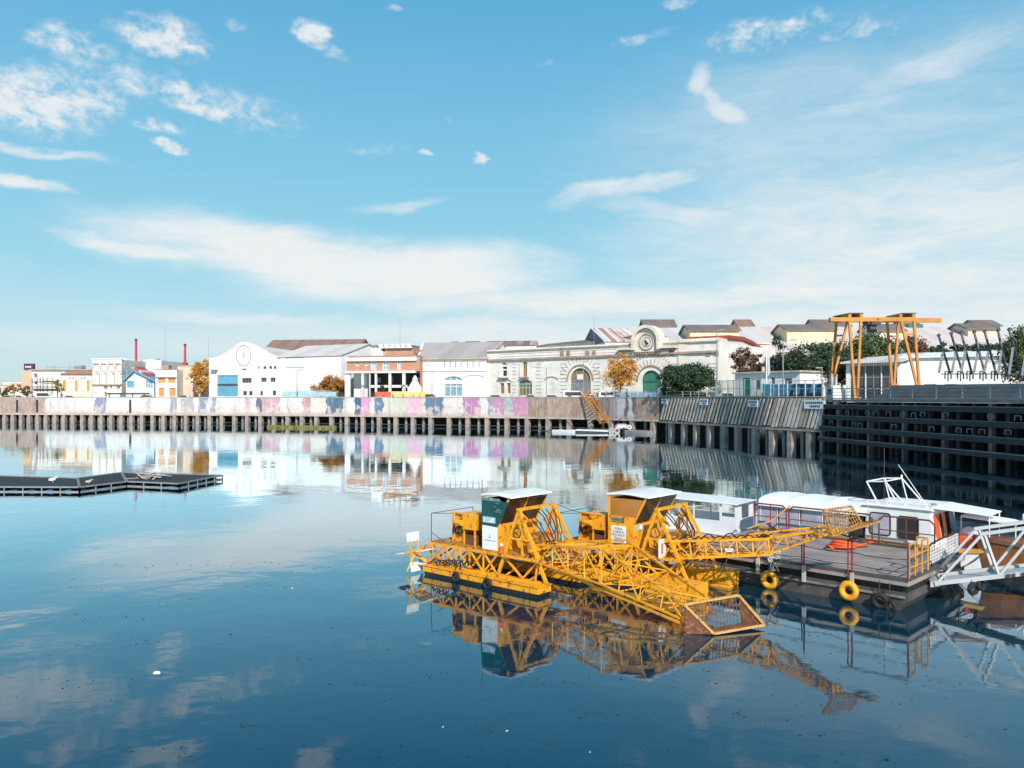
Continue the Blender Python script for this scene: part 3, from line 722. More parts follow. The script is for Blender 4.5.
for (a, b_), (c_, d_) in zip(prof[:-1], prof[1:]):
    g.slab8([(f.lx(a),-.12,f.lz(a,b_)-.02),(f.lx(c_),-.12,f.lz(c_,d_)-.02),(f.lx(c_),.42,f.lz(c_,d_)-.02),(f.lx(a),.42,f.lz(a,b_)-.02)],
            [(f.lx(a),-.12,f.lz(a,b_)+.22),(f.lx(c_),-.12,f.lz(c_,d_)+.22),(f.lx(c_),.42,f.lz(c_,d_)+.22),(f.lx(a),.42,f.lz(a,b_)+.22)])
g.build('parapet', m_white, f.root)
o = ops[0]; g = MB(); g.quad((o[0],.3,o[2]),(o[1],.3,o[2]),(o[1],.3,o[3]),(o[0],.3,o[3])); g.box(o[0],o[1],.18,.29,o[2]+(o[3]-o[2])*.52,o[2]+(o[3]-o[2])*.57+.15)
for k_ in range(1,6): x = o[0]+(o[1]-o[0])*k_/6; g.box(x-.03,x+.03,.26,.296,o[2],o[3])
g.mi = 1; g.box(o[0],o[1],.10,.178,o[2]+(o[3]-o[2])*.52,o[2]+(o[3]-o[2])*.60)
g.build('door', [m_blue, m_greydk], f.root)
for o in ops[1:]: window(f.root, o, m_darkwin, m_grey, .3, max(1,round((o[1]-o[0])/.8)), 1, .1)
c_ = f.lx(243.8); zc = f.lz(243.8,355.6); g = MB(); n = 30
rx, rz = (f.lx(251)-f.lx(236.6))/2, (f.lz(244,345.3)-f.lz(244,366))/2
P = [(c_+rx*math.cos(2*math.pi*i/n), -.08, zc+rz*math.sin(2*math.pi*i/n)) for i in range(n+1)]
g.tube(P, .07, 4); g.bar((c_,-.08,zc-.6),(c_,-.08,zc+.6),.16,.1); g.bar((c_,-.08,zc+.5),(c_+.5,-.08,zc+.6),.16,.1); g.bar((c_,-.08,zc),(c_+.35,-.08,zc),.14,.1)
g.build('emblem', m_grey, f.root)
g = MB(); g.box(f.lx(213)-.3,f.lx(218),-1.2,-.003,f.lz(216,370.5),f.lz(216,369.6)); g.build('canopy', m_cornice, f.root)

# ---- long white warehouse ----------------------------------------------
f = Fac('white_warehouse', 'long white warehouse with faint black wall lettering behind the orange leaved tree', (277.6,203), (341,194), 'warehouse')
L = f.L; ze = f.lz(300,356.5); D = 22; zr = ze+3.3
g = MB(); wall(g, 0, L, 0, ze, []); shell(g, L, D, ze); gable_walls(g, 0, L, 0, D, ze, zr); g.build('wall', m_white2, f.root)
g = MB(); gable_roof(g, 0, L, 0, D, ze, zr, .3); g.build('roof', m_roofwht, f.root)
g = MB(); x = f.lx(285); z = f.lz(295,358.3)
while x < f.lx(304): g.box(x,x+.38,-.03,-.003,z,z+(.5 if rnd.random() < .6 else .3)); x += .62
x = f.lx(285.5); z = f.lz(295,367.7); g.box(x, f.lx(304), -.03,-.003,z,z+.16)
g.build('lettering', m_grey, f.root)
g = MB(); xw = L+.03; g.quad((L+.02,8,ze*.78),(L+.02,12,ze*.78),(L+.02,12,ze*.9),(L+.02,8,ze*.9)); g.build('louvre', m_grey, f.root)
# roofs behind
f = Fac('brown_roofed_shed', 'long shed with weathered brown ridged roof behind the white warehouse', (262.5,240), (356,236), 'warehouse')
L = f.L; ze = f.lz(300,352); zr = f.lz(300,340.8)+.6
g = MB(); wall(g, 0, L, 0, ze, []); shell(g, L, 16, ze); gable_walls(g, 0, L, 0, 16, ze, zr); g.build('wall', m_cream, f.root)
g = MB(); gable_roof(g, 0, L, 0, 16, ze, zr, .4, .35); g.build('roof', m_roofbrn, f.root)
f = Fac('brown_roofed_shed', 'shed with plain reddish brown roof just left of the brick office rooftop', (342,214), (369,212), 'warehouse')
L = f.L; ze = f.lz(355,357.5); zr = f.lz(355,347)+.7
g = MB(); wall(g, 0, L, 0, ze, []); shell(g, L, 16, ze); gable_walls(g, 0, L, 0, 16, ze, zr); g.build('wall', m_brickpl, f.root)
g = MB(); gable_roof(g, 0, L, 0, 16, ze, zr, .3, .3); g.build('roof', m_roofbrn, f.root)

# ---- brick office on white columns -------------------------------------
f = Fac('brick_office', 'brick office block raised on white columns over a dark open ground storey', (347,188), (420,184), 'building')
L = f.L
z0, z1, z2, z3 = f.lz(384,373), f.lz(384,371), f.lz(384,361), f.lz(384,357.4)
ops = [f.rect(355.5,362.5,359.5,366.2), f.rect(365,362.3,368.3,366), f.rect(370.5,361.5,376.5,370), f.rect(382.5,361.5,388.5,370), f.rect(397,361.5,401,369.5)]
g = MB(); wall(g, 0, L, z1, z2, ops, .3); g.quad((0,0,z1),(0,0,z2),(0,10,z2),(0,10,z1)); g.quad((L,0,0),(L,10,0),(L,10,z2+1),(L,0,z2+1)); g.build('wall', m_brick, f.root)
for k_, o in enumerate(ops): window(f.root, o, m_darkwin if k_ in (0,1) else m_bluewin, m_white2, .25, 2 if k_ != 2 else 3, 2 if k_ > 1 else 1, .16)
g = MB(); g.box(-.25,f.lx(417),-.5,10,z2+.003,z3); g.build('white_band', m_white2, f.root)
g = MB(); g.box(-.3,f.lx(416),-.55,9.9,z0,z1-.003); g.build('floor_beam', m_white2, f.root)
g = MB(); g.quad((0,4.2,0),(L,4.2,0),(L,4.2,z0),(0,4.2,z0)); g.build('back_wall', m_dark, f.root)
g = MB(); g.quad((0,3.9,0),(f.lx(361),3.9,0),(f.lx(361),3.9,z0-.01),(0,3.9,z0-.01)); g.build('white_bay', m_white2, f.root)
for k_, (a, b_) in enumerate(((363,2),(370,.8),(376.2,1.8),(390.2,2.4),(404.2,2.8))):
    x = f.lx(a); hw = b_*.235*.5; g = MB(); g.box(x-hw,x+hw,-.35,.25,0,z0-.003); g.build('column', m_white2, f.root)
g = MB(); g.box(f.lx(345),f.lx(350),-.1,.5,0,z0-.003); g.box(f.lx(364),f.lx(403),2.9,3.1,f.lz(384,387.5),f.lz(384,384.8)); g.build('pale_panel', m_white2, f.root)
for a in (368,382,394,408):
    o = (f.lx(a),f.lx(a+6),f.lz(384,382),f.lz(384,377)); g = MB(); g.box(o[0],o[1],3.95,4.15,o[2],o[3]); g.build('rear_pane', m_smoke if a%4 else m_grey, f.root)  # grey and smoked panes on the back wall
g = MB(); g.box(0,f.lx(416),.5,9,z3+.003,z3+.5); g.build('roof', m_brickpl, f.root)
zb = z3+.5
g = MB(); g.box(f.lx(380),f.lx(409),3,9,zb,f.lz(384,348)); g.build('penthouse', m_brick, f.root)
g = MB(); g.box(f.lx(368),f.lx(377),2,6,zb,f.lz(372,347.5)); g.box(f.lx(374),f.lx(380),1.6,3,zb,f.lz(372,351)); g.build('rooftop_box', m_white2, f.root)
g = MB(); zt = f.lz(384,347.6); zq = f.lz(384,343.4)
for k_ in range(6):
    x = f.lx(375.5+k_*5.6); g.prism([(x,zt),(x+1.25,zt),(x+.5,zq),(x-.15,zq)], 'y', 2.2, 8)
g.build('skylight', m_white2, f.root)
g = MB(); g.box(f.lx(374),f.lx(408.5),2.6,7.8,zt-.1,zq-.25); g.build('skylight_frame', m_roofdark, f.root)
# ---- plinth sculpture
r = thing('plinth_sculpture', 'white and pink shrine like sculpture on a square white plinth in front of brick office', 'sculpture', (XX(415,180),180,STREET))
g = MB(); g.box(-1.5,1.5,-1.2,1.2,0,ZZ(387,180)-STREET); g.build('plinth', m_white2, r)
g = MB(); zb = ZZ(387,180)-STREET; g.slab8([(x*1.3,y,zb) for x,y in ((-1,-1),(1,-1),(1,1),(-1,1))],[(x*.6,y*.5,zb+1.3) for x,y in ((-1,-1),(1,-1),(1,1),(-1,1))]); g.cyl((0,0),.6,zb+1.3,zb+1.9,10,.7); g.cyl((0,0),.55,zb+1.9,zb+2.6,10,.2); g.build('figure', mat('pale_pink_paint',(.72,.58,.56),.6,.2,2), r)

# ---- grey roofed warehouse ---------------------------------------------
f = Fac('grey_roofed_warehouse', 'white warehouse with plain grey sloping roof, slit windows and blue glazed arch', (420,186), (486.5,183), 'warehouse')
L = f.L; ze = f.lz(450,359); D = 36; zr = f.lz(450,343.3,18)
ops = [f.rect(444.2,376.2,462.3,396.5)+(f.lz(450,376.2)-f.lz(450,380.5),)]+[f.rect(p,362,p+1.1,367.5) for p in (444,449.5,455,460.5,467,472.5,478.5)]
g = MB(); wall(g, 0, L, 0, ze, ops, .4); shell(g, L, D, ze); gable_walls(g, 0, L, 0, D, ze, zr); g.build('wall', m_white2, f.root)
xl = -4.6; q_ = [(-.3,-.4,ze-.1),(L+.3,-.4,ze-.1),(L+.3,18,zr),(xl,18,zr)]
g = MB(); g.slab8(q_, [(x,y,z+.28) for x,y,z in q_]); q_ = [(xl,18,zr),(L+.3,18,zr),(L+.3,D,ze),(xl,D,ze)]; g.slab8(q_, [(x,y,z+.28) for x,y,z in q_]); g.build('roof', m_roofgrey, f.root)
g = MB(); g.bar((-.4,-.45,ze+.15),(xl-.1,18,zr+.3),.5); g.build('coping', m_white2, f.root)
for o in ops[1:]: window(f.root, o, m_grey, m_grey, .2, 1, 1, .04)
o = ops[0]; wn_ = window(f.root, o, m_bluewin, m_white2, .35, 3, 2, .14)
g = MB(); g.box(o[0]+.1,o[1]-.1,.1,.28,f.lz(453,384.2),f.lz(453,381.3)); g.build('white_transom', m_white2, f.root)
g = MB(); g.box(0,L,-.12,-.003,f.lz(450,371.6),f.lz(450,371)); g.box(0,L,-.2,-.003,ze-.5,ze-.3)
c_ = f.lx(474); n = 14; rx = f.lx(484)-c_; zc = f.lz(474,378); P = [(c_+rx*math.cos(math.pi*i/n),-.05,zc+rx*.28*math.sin(math.pi*i/n)) for i in range(n+1)]; g.tube(P,.06,4)
g.build('string_course', m_cornice, f.root)
# monitor along ridge
f = Fac('ridge_skylight', 'long low striped skylight roof running along behind the grey roofed warehouse', (449,206), (536,203), 'roof skylight')
L = f.L; zz0 = f.lz(490,350); zz1 = f.lz(490,345.3); zz2 = f.lz(490,340.2)
g = MB(); g.box(0,L,0,6,0,zz1); g.build('wall', m_white2, f.root)
g = MB(); g.prism([(-.5,zz1+.003),(3,zz2),(6.5,zz1+.003)], 'x', -.6, L); g.build('roof', m_rooftile, f.root)
# low reddish roof edge behind cream facade
f = Fac('low_ridge_shed', 'low shed with thin red brown roof edge seen above the long cream facade', (534,206), (640,170), 'warehouse')
L = f.L; zt = f.lz(560,344.2)
g = MB(); g.box(0,L,0,8,0,zt); g.build('wall', m_white, f.root); g = MB(); g.prism([(-.4,zt+.003),(4,zt+.9),(8.4,zt+.003)],'x',-.3,L); g.build('roof', m_roofbrn, f.root)

# ---- long cream market facade ------------------------------------------
f = Fac('market_building', 'long ornate cream facade with round emblem gable and arched doorways', (486.8,184), (718.5,148.5), 'building')
L = f.L; lz, lx = f.lz, f.lx
zp = lz(600,344.6); zc = lz(600,356.3)
gx = lx(648); xa, xb = lx(630.5), lx(663)
def arch(px0, py0, px1, py1, h=None):
    a, b_, c_, d_ = f.rect(px0,py0,px1,py1); return (a,b_,c_,d_, h if h else (b_-a)/2)
A1 = arch(570,368,590.7,396.7); A2 = arch(641.7,370.3,660.8,396.7)
B1 = arch(501,362,506.8,377.3); B2 = f.rect(522.5,361.8,527,376.8)
C1 = f.rect(500,383,504,393.5); C2 = f.rect(506.7,383,510.5,393.5); C3 = arch(518.5,379.5,532,395.8, 1.0)
ops = [A1, A2, B1, B2, C1, C2, C3]
g = MB(); wall(g, 0, L, 0, zp, ops, .6); g.quad((L,0,0),(L,44,0),(L,44,zp-.6),(L,0,zp-.6)); g.quad((0,0,0),(0,0,zp),(0,20,zp),(0,20,0)); g.quad((0,.5,zp),(0,.5,zp-3),(L,.5,zp-3),(L,.5,zp)); g.quad((0,0,zp),(L,0,zp),(L,.5,zp),(0,.5,zp))
g.build('wall', m_white, f.root)
window(f.root, A1, m_brownwin, m_cornice, .5, 4, 3, .14, label='arched doorway with ochre glass and grey lower doors'); g = MB(); g.box(A1[0]+.12,A1[1]-.12,.30,.42,A1[2],lz(580,381.5)); dd = g.build('door', m_grey, f.root)
g = MB(); g.box(lx(576.5),lx(583),.2,.28,lz(580,379.5),lz(580,374.2)); g.build('notice_panel', m_white2, f.root)
window(f.root, A2, m_greenwin, m_greentk, .5, 1, 1, .16, label='arched doorway with deep green shutters'); g = MB(); g.box(A2[0]+.2,A2[1]-.2,.3,.4,lz(651,395.5),lz(651,383)); g.build('door', mat('bottle_green',(.05,.20,.14),.4,.2,1), f.root)
window(f.root, B1, m_dark, m_white2, .5, 1, 2, .3); window(f.root, B2, m_brownwin, m_orange, .4, 2, 2, .1)
window(f.root, C1, m_brownwin, m_cornice, .4, 1, 2, .12); window(f.root, C2, m_brownwin, m_cornice, .4, 1, 2, .12); window(f.root, C3, m_brownwin, m_greenlt, .4, 4, 2, .14)
# trims
g = MB()
g.box(0,L,-.45,-.003,zc-.15,zc+.25)
g.box(0,xa,-.3,-.003,zp-.55,zp-.3); g.box(xb+.1,L,-.3,-.003,zp-.55,zp-.3)
for c0, r0 in ((A1,1.25),(A2,1.45)):
    m_ = (c0[0]+c0[1])/2; rr = (c0[1]-c0[0])/2*r0; n = 16; zs = c0[3]-c0[4]
    g.tube([(m_-rr*math.cos(math.pi*i/n),-.08,zs+rr*math.sin(math.pi*i/n)) for i in range(n+1)], .14, 4)
for c0 in (B1,B2): g.box(c0[0]-.6,c0[1]+.6,-.7,-.003,c0[2]-.25,c0[2])
cc = arch(545,377,558,380,.8); m_ = (cc[0]+cc[1])/2; n = 12
g.tube([(m_-(cc[1]-m_)*math.cos(math.pi*i/n),-.06,cc[2]+.7*math.sin(math.pi*i/n)) for i in range(n+1)], .09, 4)
m_ = (lx(499.5)+lx(511.5))/2; g.tube([(m_-(lx(511.5)-m_)*math.cos(math.pi*i/n),-.06,lz(505,382)+.6*math.sin(math.pi*i/n)) for i in range(n+1)], .09, 4)
g.build('cornice', m_cornice, f.root)
# rustication lines on piers
g = MB()
for pa, pb in ((560,567),(593,600),(617,628),(672,684),(708,717),(536,541),(512,516)):
    for i in range(9):
        z = lz((pa+pb)/2, 393-i*3.6); 
        if z < zc-.4: g.box(lx(pa),lx(pb),-.035,-.003,z,z+.13)
for i in range(15):
    for c0 in (A1,A2):
        a_ = math.pi*(i+.5)/15; m_ = (c0[0]+c0[1])/2; r0 = (c0[1]-c0[0])/2; zs = c0[3]-c0[4]
        p0 = (m_-r0*1.5*math.cos(a_),-.04,zs+r0*1.5*math.sin(a_)); p1 = (m_-r0*2.05*math.cos(a_),-.04,zs+r0*2.05*math.sin(a_)); g.bar(p0,p1,.09)
for z_ in (350.2,353.2): g.box(lx(500),xa-.5,-.03,-.003,lz(600,z_),lz(600,z_)+.1)
g.build('rustication', m_conc, f.root)
# ornaments near parapet
for px in (565.5,591,668,712.5):
    s_ = (lz(px,350)-lz(px,356))*.35
    for q_ in (-.9,.9):
        g = MB(); x = lx(px)+q_*.9; z = lz(px,353); g.box(x-.45,x+.45,-.18,-.003,z-.5,z+.5); g.mi = 1; g.box(x-.28,x+.28,-.24,-.182,z-.3,z+.3); g.build('ornament', [m_cornice, m_brickpl], f.root)
# round gable
rg = (xb-xa)/2*.86; zcg = lz(648,341.0); n = 24; zbase = zp-.3
g = MB(); P = [(gx-rg*math.cos(math.pi*i/n), zcg+rg*math.sin(math.pi*i/n)) for i in range(n+1)]
g.prism([(gx-rg,zbase-1.6)]+P+[(gx+rg,zbase-1.6)], 'y', -.55, 1.2)
g.prism([(gx-rg-1.6,zbase-2.0),(gx-rg-1.6,zbase-1.3),(gx-rg,zbase-.4),(gx-rg,zbase-2.0)], 'y', -.5, 1.0); g.prism([(gx+rg,zbase-2.0),(gx+rg,zbase-.4),(gx+rg+1.6,zbase-1.3),(gx+rg+1.6,zbase-2.0)], 'y', -.5, 1.0)
g.build('emblem_gable', m_cream2, f.root)
g = MB(); ro, ri = rg, rg*.80; Po = [(gx-ro*math.cos(math.pi*i/n), zcg+ro*math.sin(math.pi*i/n)) for i in range(n+1)]; Pi = [(gx-ri*math.cos(math.pi*i/n), zcg+ri*math.sin(math.pi*i/n)) for i in range(n+1)]
for i in range(n):
    a_, b_, c_, d_ = Po[i], Po[i+1], Pi[i+1], Pi[i]
    g.slab8([(p_[0],-1.25,p_[1]) for p_ in (a_,b_,c_,d_)], [(p_[0],-.553,p_[1]) for p_ in (a_,b_,c_,d_)])
for sx in (-1,1): x0_ = gx+sx*(ro+ri)/2; g.box(x0_-(ro-ri)/2, x0_+(ro-ri)/2, -1.25,-.553, zbase-1.2, zcg)
g.build('arch_moulding', m_cream2, f.root)
g = MB(); zc2 = lz(648,342); g.torus((gx,-.62,zc2),(0,1,0),rg*.50,.16,28,6); g.torus((gx,-.6,zc2),(0,1,0),rg*.30,.08,24,5); g.build('emblem_ring', m_conc, f.root)
g = MB(); g.bar((gx-.35,-.7,zc2+.35),(gx+.3,-.7,zc2-.35),.22); g.bar((gx-.1,-.7,zc2-.1),(gx+.35,-.7,zc2-.45),.3); g.build('emblem_hand', m_dark, f.root)
for sx in (-1,1):
    g = MB(); x0_ = gx+sx*(rg+1.5); g.box(x0_-1.9,x0_+1.9,-1.2,-.01,lz(648,349.2),lz(648,347.5)); g.mi = 1; g.box(x0_-1.5,x0_+1.5,-.8,-.012,lz(648,351),lz(648,349.3)); g.build('canopy_ledge', [m_cream2, m_conc], f.root)
g = MB(); x = lx(636.5)
while x < lx(660): g.box(x,x+.32,-.62,-.56,lz(648,354.2),lz(648,352.3)); x += .52 if rnd.random() > .15 else .9
m_ = (A2[0]+A2[1])/2; zs = A2[3]-A2[4]; rr = (A2[1]-A2[0])/2*2.35
for i in range(17):
    a_ = math.pi*(.2+.6*i/16)
    if i in (6,10): continue
    g.bar((m_-rr*math.cos(a_),-.05,zs+rr*math.sin(a_)),(m_-(rr+.55)*math.cos(a_),-.05,zs+(rr+.55)*math.sin(a_)),.3,.06)
g.build('facade_lettering', m_brickpl, f.root)
# side wing with red roof
f = Fac('side_wing', 'plain cream gable wall with sloping red roof edge and boarded panel beside market facade', (719,149), (762,172), 'building')
L = f.L; pts = [(719,337.5),(727,339),(742,340.5),(752,345),(762,352)]
g = MB(); g.prism([(0,0)]+[(f.lx(p),f.lz(p,q)) for p,q in pts]+[(L,0)], 'y', 0, 10) if False else g.slab8([(0,0,0)]+[(f.lx(p),0,f.lz(p,q)) for p,q in pts]+[(L,0,0)], [(0,8,0)]+[(f.lx(p),8,f.lz(p,q)) for p,q in pts]+[(L,8,0)])
g.build('wall', m_cream2, f.root)
g = MB()
for (a, b_), (c_, d_) in zip(pts[1:-1], pts[2:]):
    q_ = [(f.lx(a),-.4,f.lz(a,b_)+.03),(f.lx(c_),-.4,f.lz(c_,d_)+.03),(f.lx(c_),8,f.lz(c_,d_)+.03),(f.lx(a),8,f.lz(a,b_)+.03)]
    g.slab8(q_, [(x,y,z+.7) for x,y,z in q_])
g.build('roof', mat('dark_red_roof',(.35,.06,.04),.7,.3,.8), f.root)
g = MB(); o = f.rect(726,356,745,370); g.box(o[0],o[1],-.1,-.003,o[2],o[3]); g.mi = 1; g.box(o[0]+.4,o[1]-.4,-.13,-.102,o[2]+.4,o[3]-.4); g.build('panel', [m_conclt, m_cream2], f.root)
g = MB(); o = f.rect(720.5,357,724.5,369); g.box(o[0],o[1],-.08,-.003,o[2],o[3]); g.build('shutter', m_white2, f.root)

# ---- big sheds behind ---------------------------------------------------
def shed(name, label, p0, p1, ye, yr, depth, wm, rm, group=None, ze_=None):
    f = Fac(name, label, p0, p1, 'warehouse', group)
    pm = (p0[0]+p1[0])/2; ze = f.lz(pm, ye); zr = f.lz(pm, yr, depth/2)
    g = MB(); wall(g, 0, f.L, 0, ze, []); shell(g, f.L, depth, ze); g.build('wall', wm, f.root)
    g = MB(); gable_walls(g, 0, f.L, 0, depth, ze, zr); g.build('gable', m_gableshade if 'striped' in label else wm, f.root)
    g = MB(); gable_roof(g, 0, f.L, 0, depth, ze, zr, .3, .25); g.build('roof', rm, f.root)
    return f
shed('striped_roof_shed', 'shed with blue shade coloured gable end and rust striped pale roof', (605,171), (641,171.5), 341.5, 329, 34, m_white, m_roofrust)
shed('pale_roof_shed', 'broad shed with wide plain pale roof slope behind the market gable', (641,176), (770,176), 344, 328.3, 40, m_cream2, m_roofwht)
shed('pale_roof_shed', 'broad shed with pinkish pale roof slope behind the orange gantry', (771,173), (1040,173), 352, 327.8, 46, m_cream2, corrug('pinkish_sheet_roof',(.66,.57,.53),(.58,.49,.45),.6,2.4,rusty=.1))
def monitor(px0, px1, pxw, Y, pyb, pye, pyr, label, wm, rm, D=7, green=None):
    """roof lantern: px0..px1 overall, front wall begins at pxw"""
    f = Fac('roof_lantern', label, (pxw,Y), (px1,Y), 'roof lantern', 'lantern roofs on the far sheds')
    pm = (pxw+px1)/2; zb, ze, zr = f.lz(pm,pyb), f.lz(pm,pye), f.lz(pm,pyr,D/2)
    g = MB(); g.box(0,f.L,0,D,zb-3.5,ze); g.build('wall', wm, f.root)
    g = MB(); gable_walls(g, 0, f.L, 0, D, ze, zr); g.build('gable', wm, f.root)
    g = MB(); gable_roof(g, 0, f.L, 0, D, ze, zr, .5, .28); g.build('roof', rm, f.root)
    if green:
        g = MB(); g.box(f.lx(green[0]),f.lx(green[1]),-1.0,-.01,f.lz(pm,green[3]),f.lz(pm,green[2])); g.build('green_box', m_greentk, f.root)
    return f
monitor(632,675,645,196,330,326.5,320.5,'dark roofed roof lantern right behind the round emblem gable', m_cream2, m_roofdark)
monitor(679,739,690,178,338,330.6,326.0,'long roof lantern with yellow cream wall right of the emblem gable', m_yellowwall, m_roofdark, 10)
monitor(720,753,739,198,333,326,320.5,'small brown roofed lantern standing behind the long cream walled one', m_yellowwall, m_roofbrn)
monitor(771,835,787,180,338,330,325.5,'long cream walled lantern just left of the gantry legs', m_yellowwall, m_roofdark, 10)
monitor(804,850,816,200,332,326,320.5,'dark lantern roof showing behind the left end of gantry beam', m_cream2, m_roofdark, 8)
monitor(865,905,876,182,342,331,325,'cream lantern seen through the middle of the gantry', m_cream2, m_roofdark, 10)
monitor(898,922,904,196,335,328,322,'small lantern with dark green box beside right gantry legs', m_white, m_roofdark, 7, (906,921,324.5,331.5))
monitor(953,997,968,186,340,329,324.5,'brown gabled lantern behind the leaning masts', m_beige, m_roofdark, 10)
monitor(968,1000,978,200,336,326,321,'lantern with bright green box end above the leaning masts', m_white, m_roofdark, 8, (989,997,325,331.5))

# ---- white shed, kiosk, containers near jetty ---------------------------
f = Fac('glazed_shed', 'white sheet roofed shed with dark glazed front on the jetty side', (846,121), (900,116), 'shed')
L = f.L; zt = f.lz(870,363.5); ops = [(.6+i*(L-.9)/3, .6+(i+1)*(L-.9)/3-.08, .35, zt-.3) for i in range(3)]
g = MB(); wall(g, 0, L, 0, zt, ops, .3); shell(g, L, 14, zt); g.build('wall', m_white2, f.root)
for o in ops: window(f.root, o, m_darkwin, m_galv, .25, 2, 3, .07)
g = MB(); g.slab8([(-.5,-1.2,zt+.02),(L+.5,-1.2,zt+.02),(L+.5,14,zt+1.9),(1.5,14,zt+1.9)],[(-.5,-1.2,zt+.25),(L+.5,-1.2,zt+.25),(L+.5,14,zt+2.1),(1.5,14,zt+2.1)]); g.build('roof', m_roofwht, f.root)
f = Fac('white_shed', 'long blank white shed standing behind the leaning masts', (900.6,119), (1012,112), 'shed')
L = f.L; zt = f.lz(950,357.5)
ops = [f.rect(924,384,936,390),f.rect(945,384,957,390)]
g = MB(); wall(g, 0, L, 0, zt, ops, .25); shell(g, L, 12, zt); g.build('wall', m_white2, f.root); [window(f.root,o,m_darkwin,m_white2,.2,3,1) for o in ops]
g = MB(); g.slab8([(-.2,-.5,zt+.02),(L+.3,-.5,zt+.02),(L+.3,12,zt+1.2),(-.2,12,zt+1.2)],[(-.2,-.5,zt+.2),(L+.3,-.5,zt+.2),(L+.3,12,zt+1.4),(-.2,12,zt+1.4)]); g.build('roof', m_white2, f.root)
f = Fac('white_kiosk', 'low white kiosk with flat roof and green door behind the pale green fence', (735,131), (800,121), 'kiosk')
L = f.L; zt = f.lz(767,373); ops = [f.rect(743,378,750,397), f.rect(755,380,760,390), f.rect(771,377,775,386), f.rect(784,378,792,388)]
g = MB(); wall(g, 0, L, 0, zt, ops, .2); shell(g, L, 7, zt); g.build('wall', m_white2, f.root)
for k_, o in enumerate(ops): window(f.root, o, m_greentk if k_ == 0 else m_darkwin, m_green if k_ == 0 else m_white2, .15, 1, 1, name='door' if k_ == 0 else 'window')
g = MB(); g.box(-.3,L+.3,-.5,7.3,zt+.003,zt+.25); g.cyl((4,2),.25,zt+.25,zt+1.1); g.build('roof', m_conclt, f.root)
f = Fac('blue_container', 'long blue shipping container behind the green fence beside the gantry', (764,112), (823,111), 'container')
L = f.L; zt = f.lz(795,384.5); g = MB(); g.box(0,L,0,2.4,.15,zt); g.build('body', m_bluecont, f.root)
g = MB(); [g.box(L*i/6-.05,L*i/6+.05,-.06,-.003,.15,zt) for i in range(7)]; g.box(-.04,L+.04,-.08,2.45,zt+.003,zt+.12); g.build('frame', m_blue, f.root)
# ---------------------------------------------------------------- timber jetty
JA, JB = JL[0], Vector((48.6,29.4,0))
jd = (JB-JA); JLEN = jd.length; jd.normalize(); jang = math.atan2(jd.y, jd.x)
jr = thing('timber_jetty', 'tall black timber jetty with heavy horizontal beams and a railed deck', 'jetty', JA, jang)
# local: x along the face, y (left of x) points away from the river
g = MB(); g.box(-.3,JLEN,.1,13,5.55,5.82); g.build('deck', m_timberl, jr)
for z0, z1, o_, mt in ((4.70,5.18,.32,m_timber),(3.42,3.90,.30,m_timber),(2.05,2.55,.55,m_timber),(.78,1.20,.75,m_timber)):
    g = MB(); g.box(-.2,JLEN,-o_,.2,z0,z1); g.build('fender_beam', mt, jr)
    g = MB(); g.box(-.2,JLEN,-o_-.02,.15,z1+.003,z1+.05); g.build('sunlit_beam_top', m_timberl, jr)  # paler strip paints in the sunlight caught by each beam top
x = .2; k = 0
while x < JLEN-1:
    w_ = .42
    g = MB(); g.box(x,x+w_,.35,.8,-1.5,5.5); g.build('pile', m_timberl if k%3 == 1 else m_timber, jr)
    if k < 30:
        g = MB(); g.box(x+1.1,x+1.45,1.6,2.0,-1.5,5.5); g.build('inner_pile', m_timberl if k%2 else m_timber, jr)
    x += 2.05; k += 1
for i in range(34):
    x = 1.0+i*1.55+rnd.uniform(-.5,.5); g = MB(); z = (4.1 if rnd.random() < .5 else 2.75)+rnd.uniform(-.08,.1)
    g.tube([(x,.12,z),(x,.12,z+.42),(x+.7,.12,z+.42),(x+.7,.12,z)], .035, 4); g.build('grab_bar', m_grey, jr)
g = MB(); g.box(0,JLEN,4.2,4.4,-1.5,5.5); g.build('rear_boards', m_void, jr)
# railing
rl = thing('jetty_railing', 'grey pipe railing with three rails along the jetty edge', 'railing', JA+Vector((0,0,5.82)), jang)
def on_j(px, off=0):     # local x on the jetty face line at a pixel column
    k = (px-CX)/F; A = JA+Vector((-jd.y,jd.x,0))*off
    return (k*A.y-A.x)/(jd.x-k*jd.y)
g = MB()
for z, r_ in ((.12,.06),(.50,.03),(.88,.03),(1.28,.05)): g.bar((0,.35,z),(JLEN,.35,z),r_*2)
g.build('rail', m_grey, rl)
for px in (826,832,845,858,874,890,912,936,962,989.5,1019.5,1052,1090,1140):
    xx = on_j(px,.35)
    if xx < JLEN: g = MB(); g.bar((xx,.35,0),(xx,.35,1.3),.11); g.build('post', m_grey, rl)
# stockpile ridge behind the railing
M_ = Matrix.Translation(JA) @ Matrix.Rotation(jang,4,'Z')
def JP(x, y, z): return M_ @ Vector((x,y,z))
g = MB(); xa = on_j(872,1.2); xe = JLEN-2
prof = [(1.2,5.83),(2.4,7.45),(3.6,5.83)]
lo = [JP(xa,1.2,5.83),JP(xa+2.6,2.4,7.4),JP(xa,3.6,5.83)]; hi = [JP(xe,1.2,5.83),JP(xe,2.4,7.0),JP(xe,3.6,5.83)]
g.slab8(lo, hi)
tr = thing('covered_stockpile', 'long dark grey tarpaulin covered ridge lying behind the jetty railing', 'stockpile'); g.build('tarpaulin', mat('grey_tarpaulin',(.075,.08,.085),.7,.3,.7,bump=.6), tr)
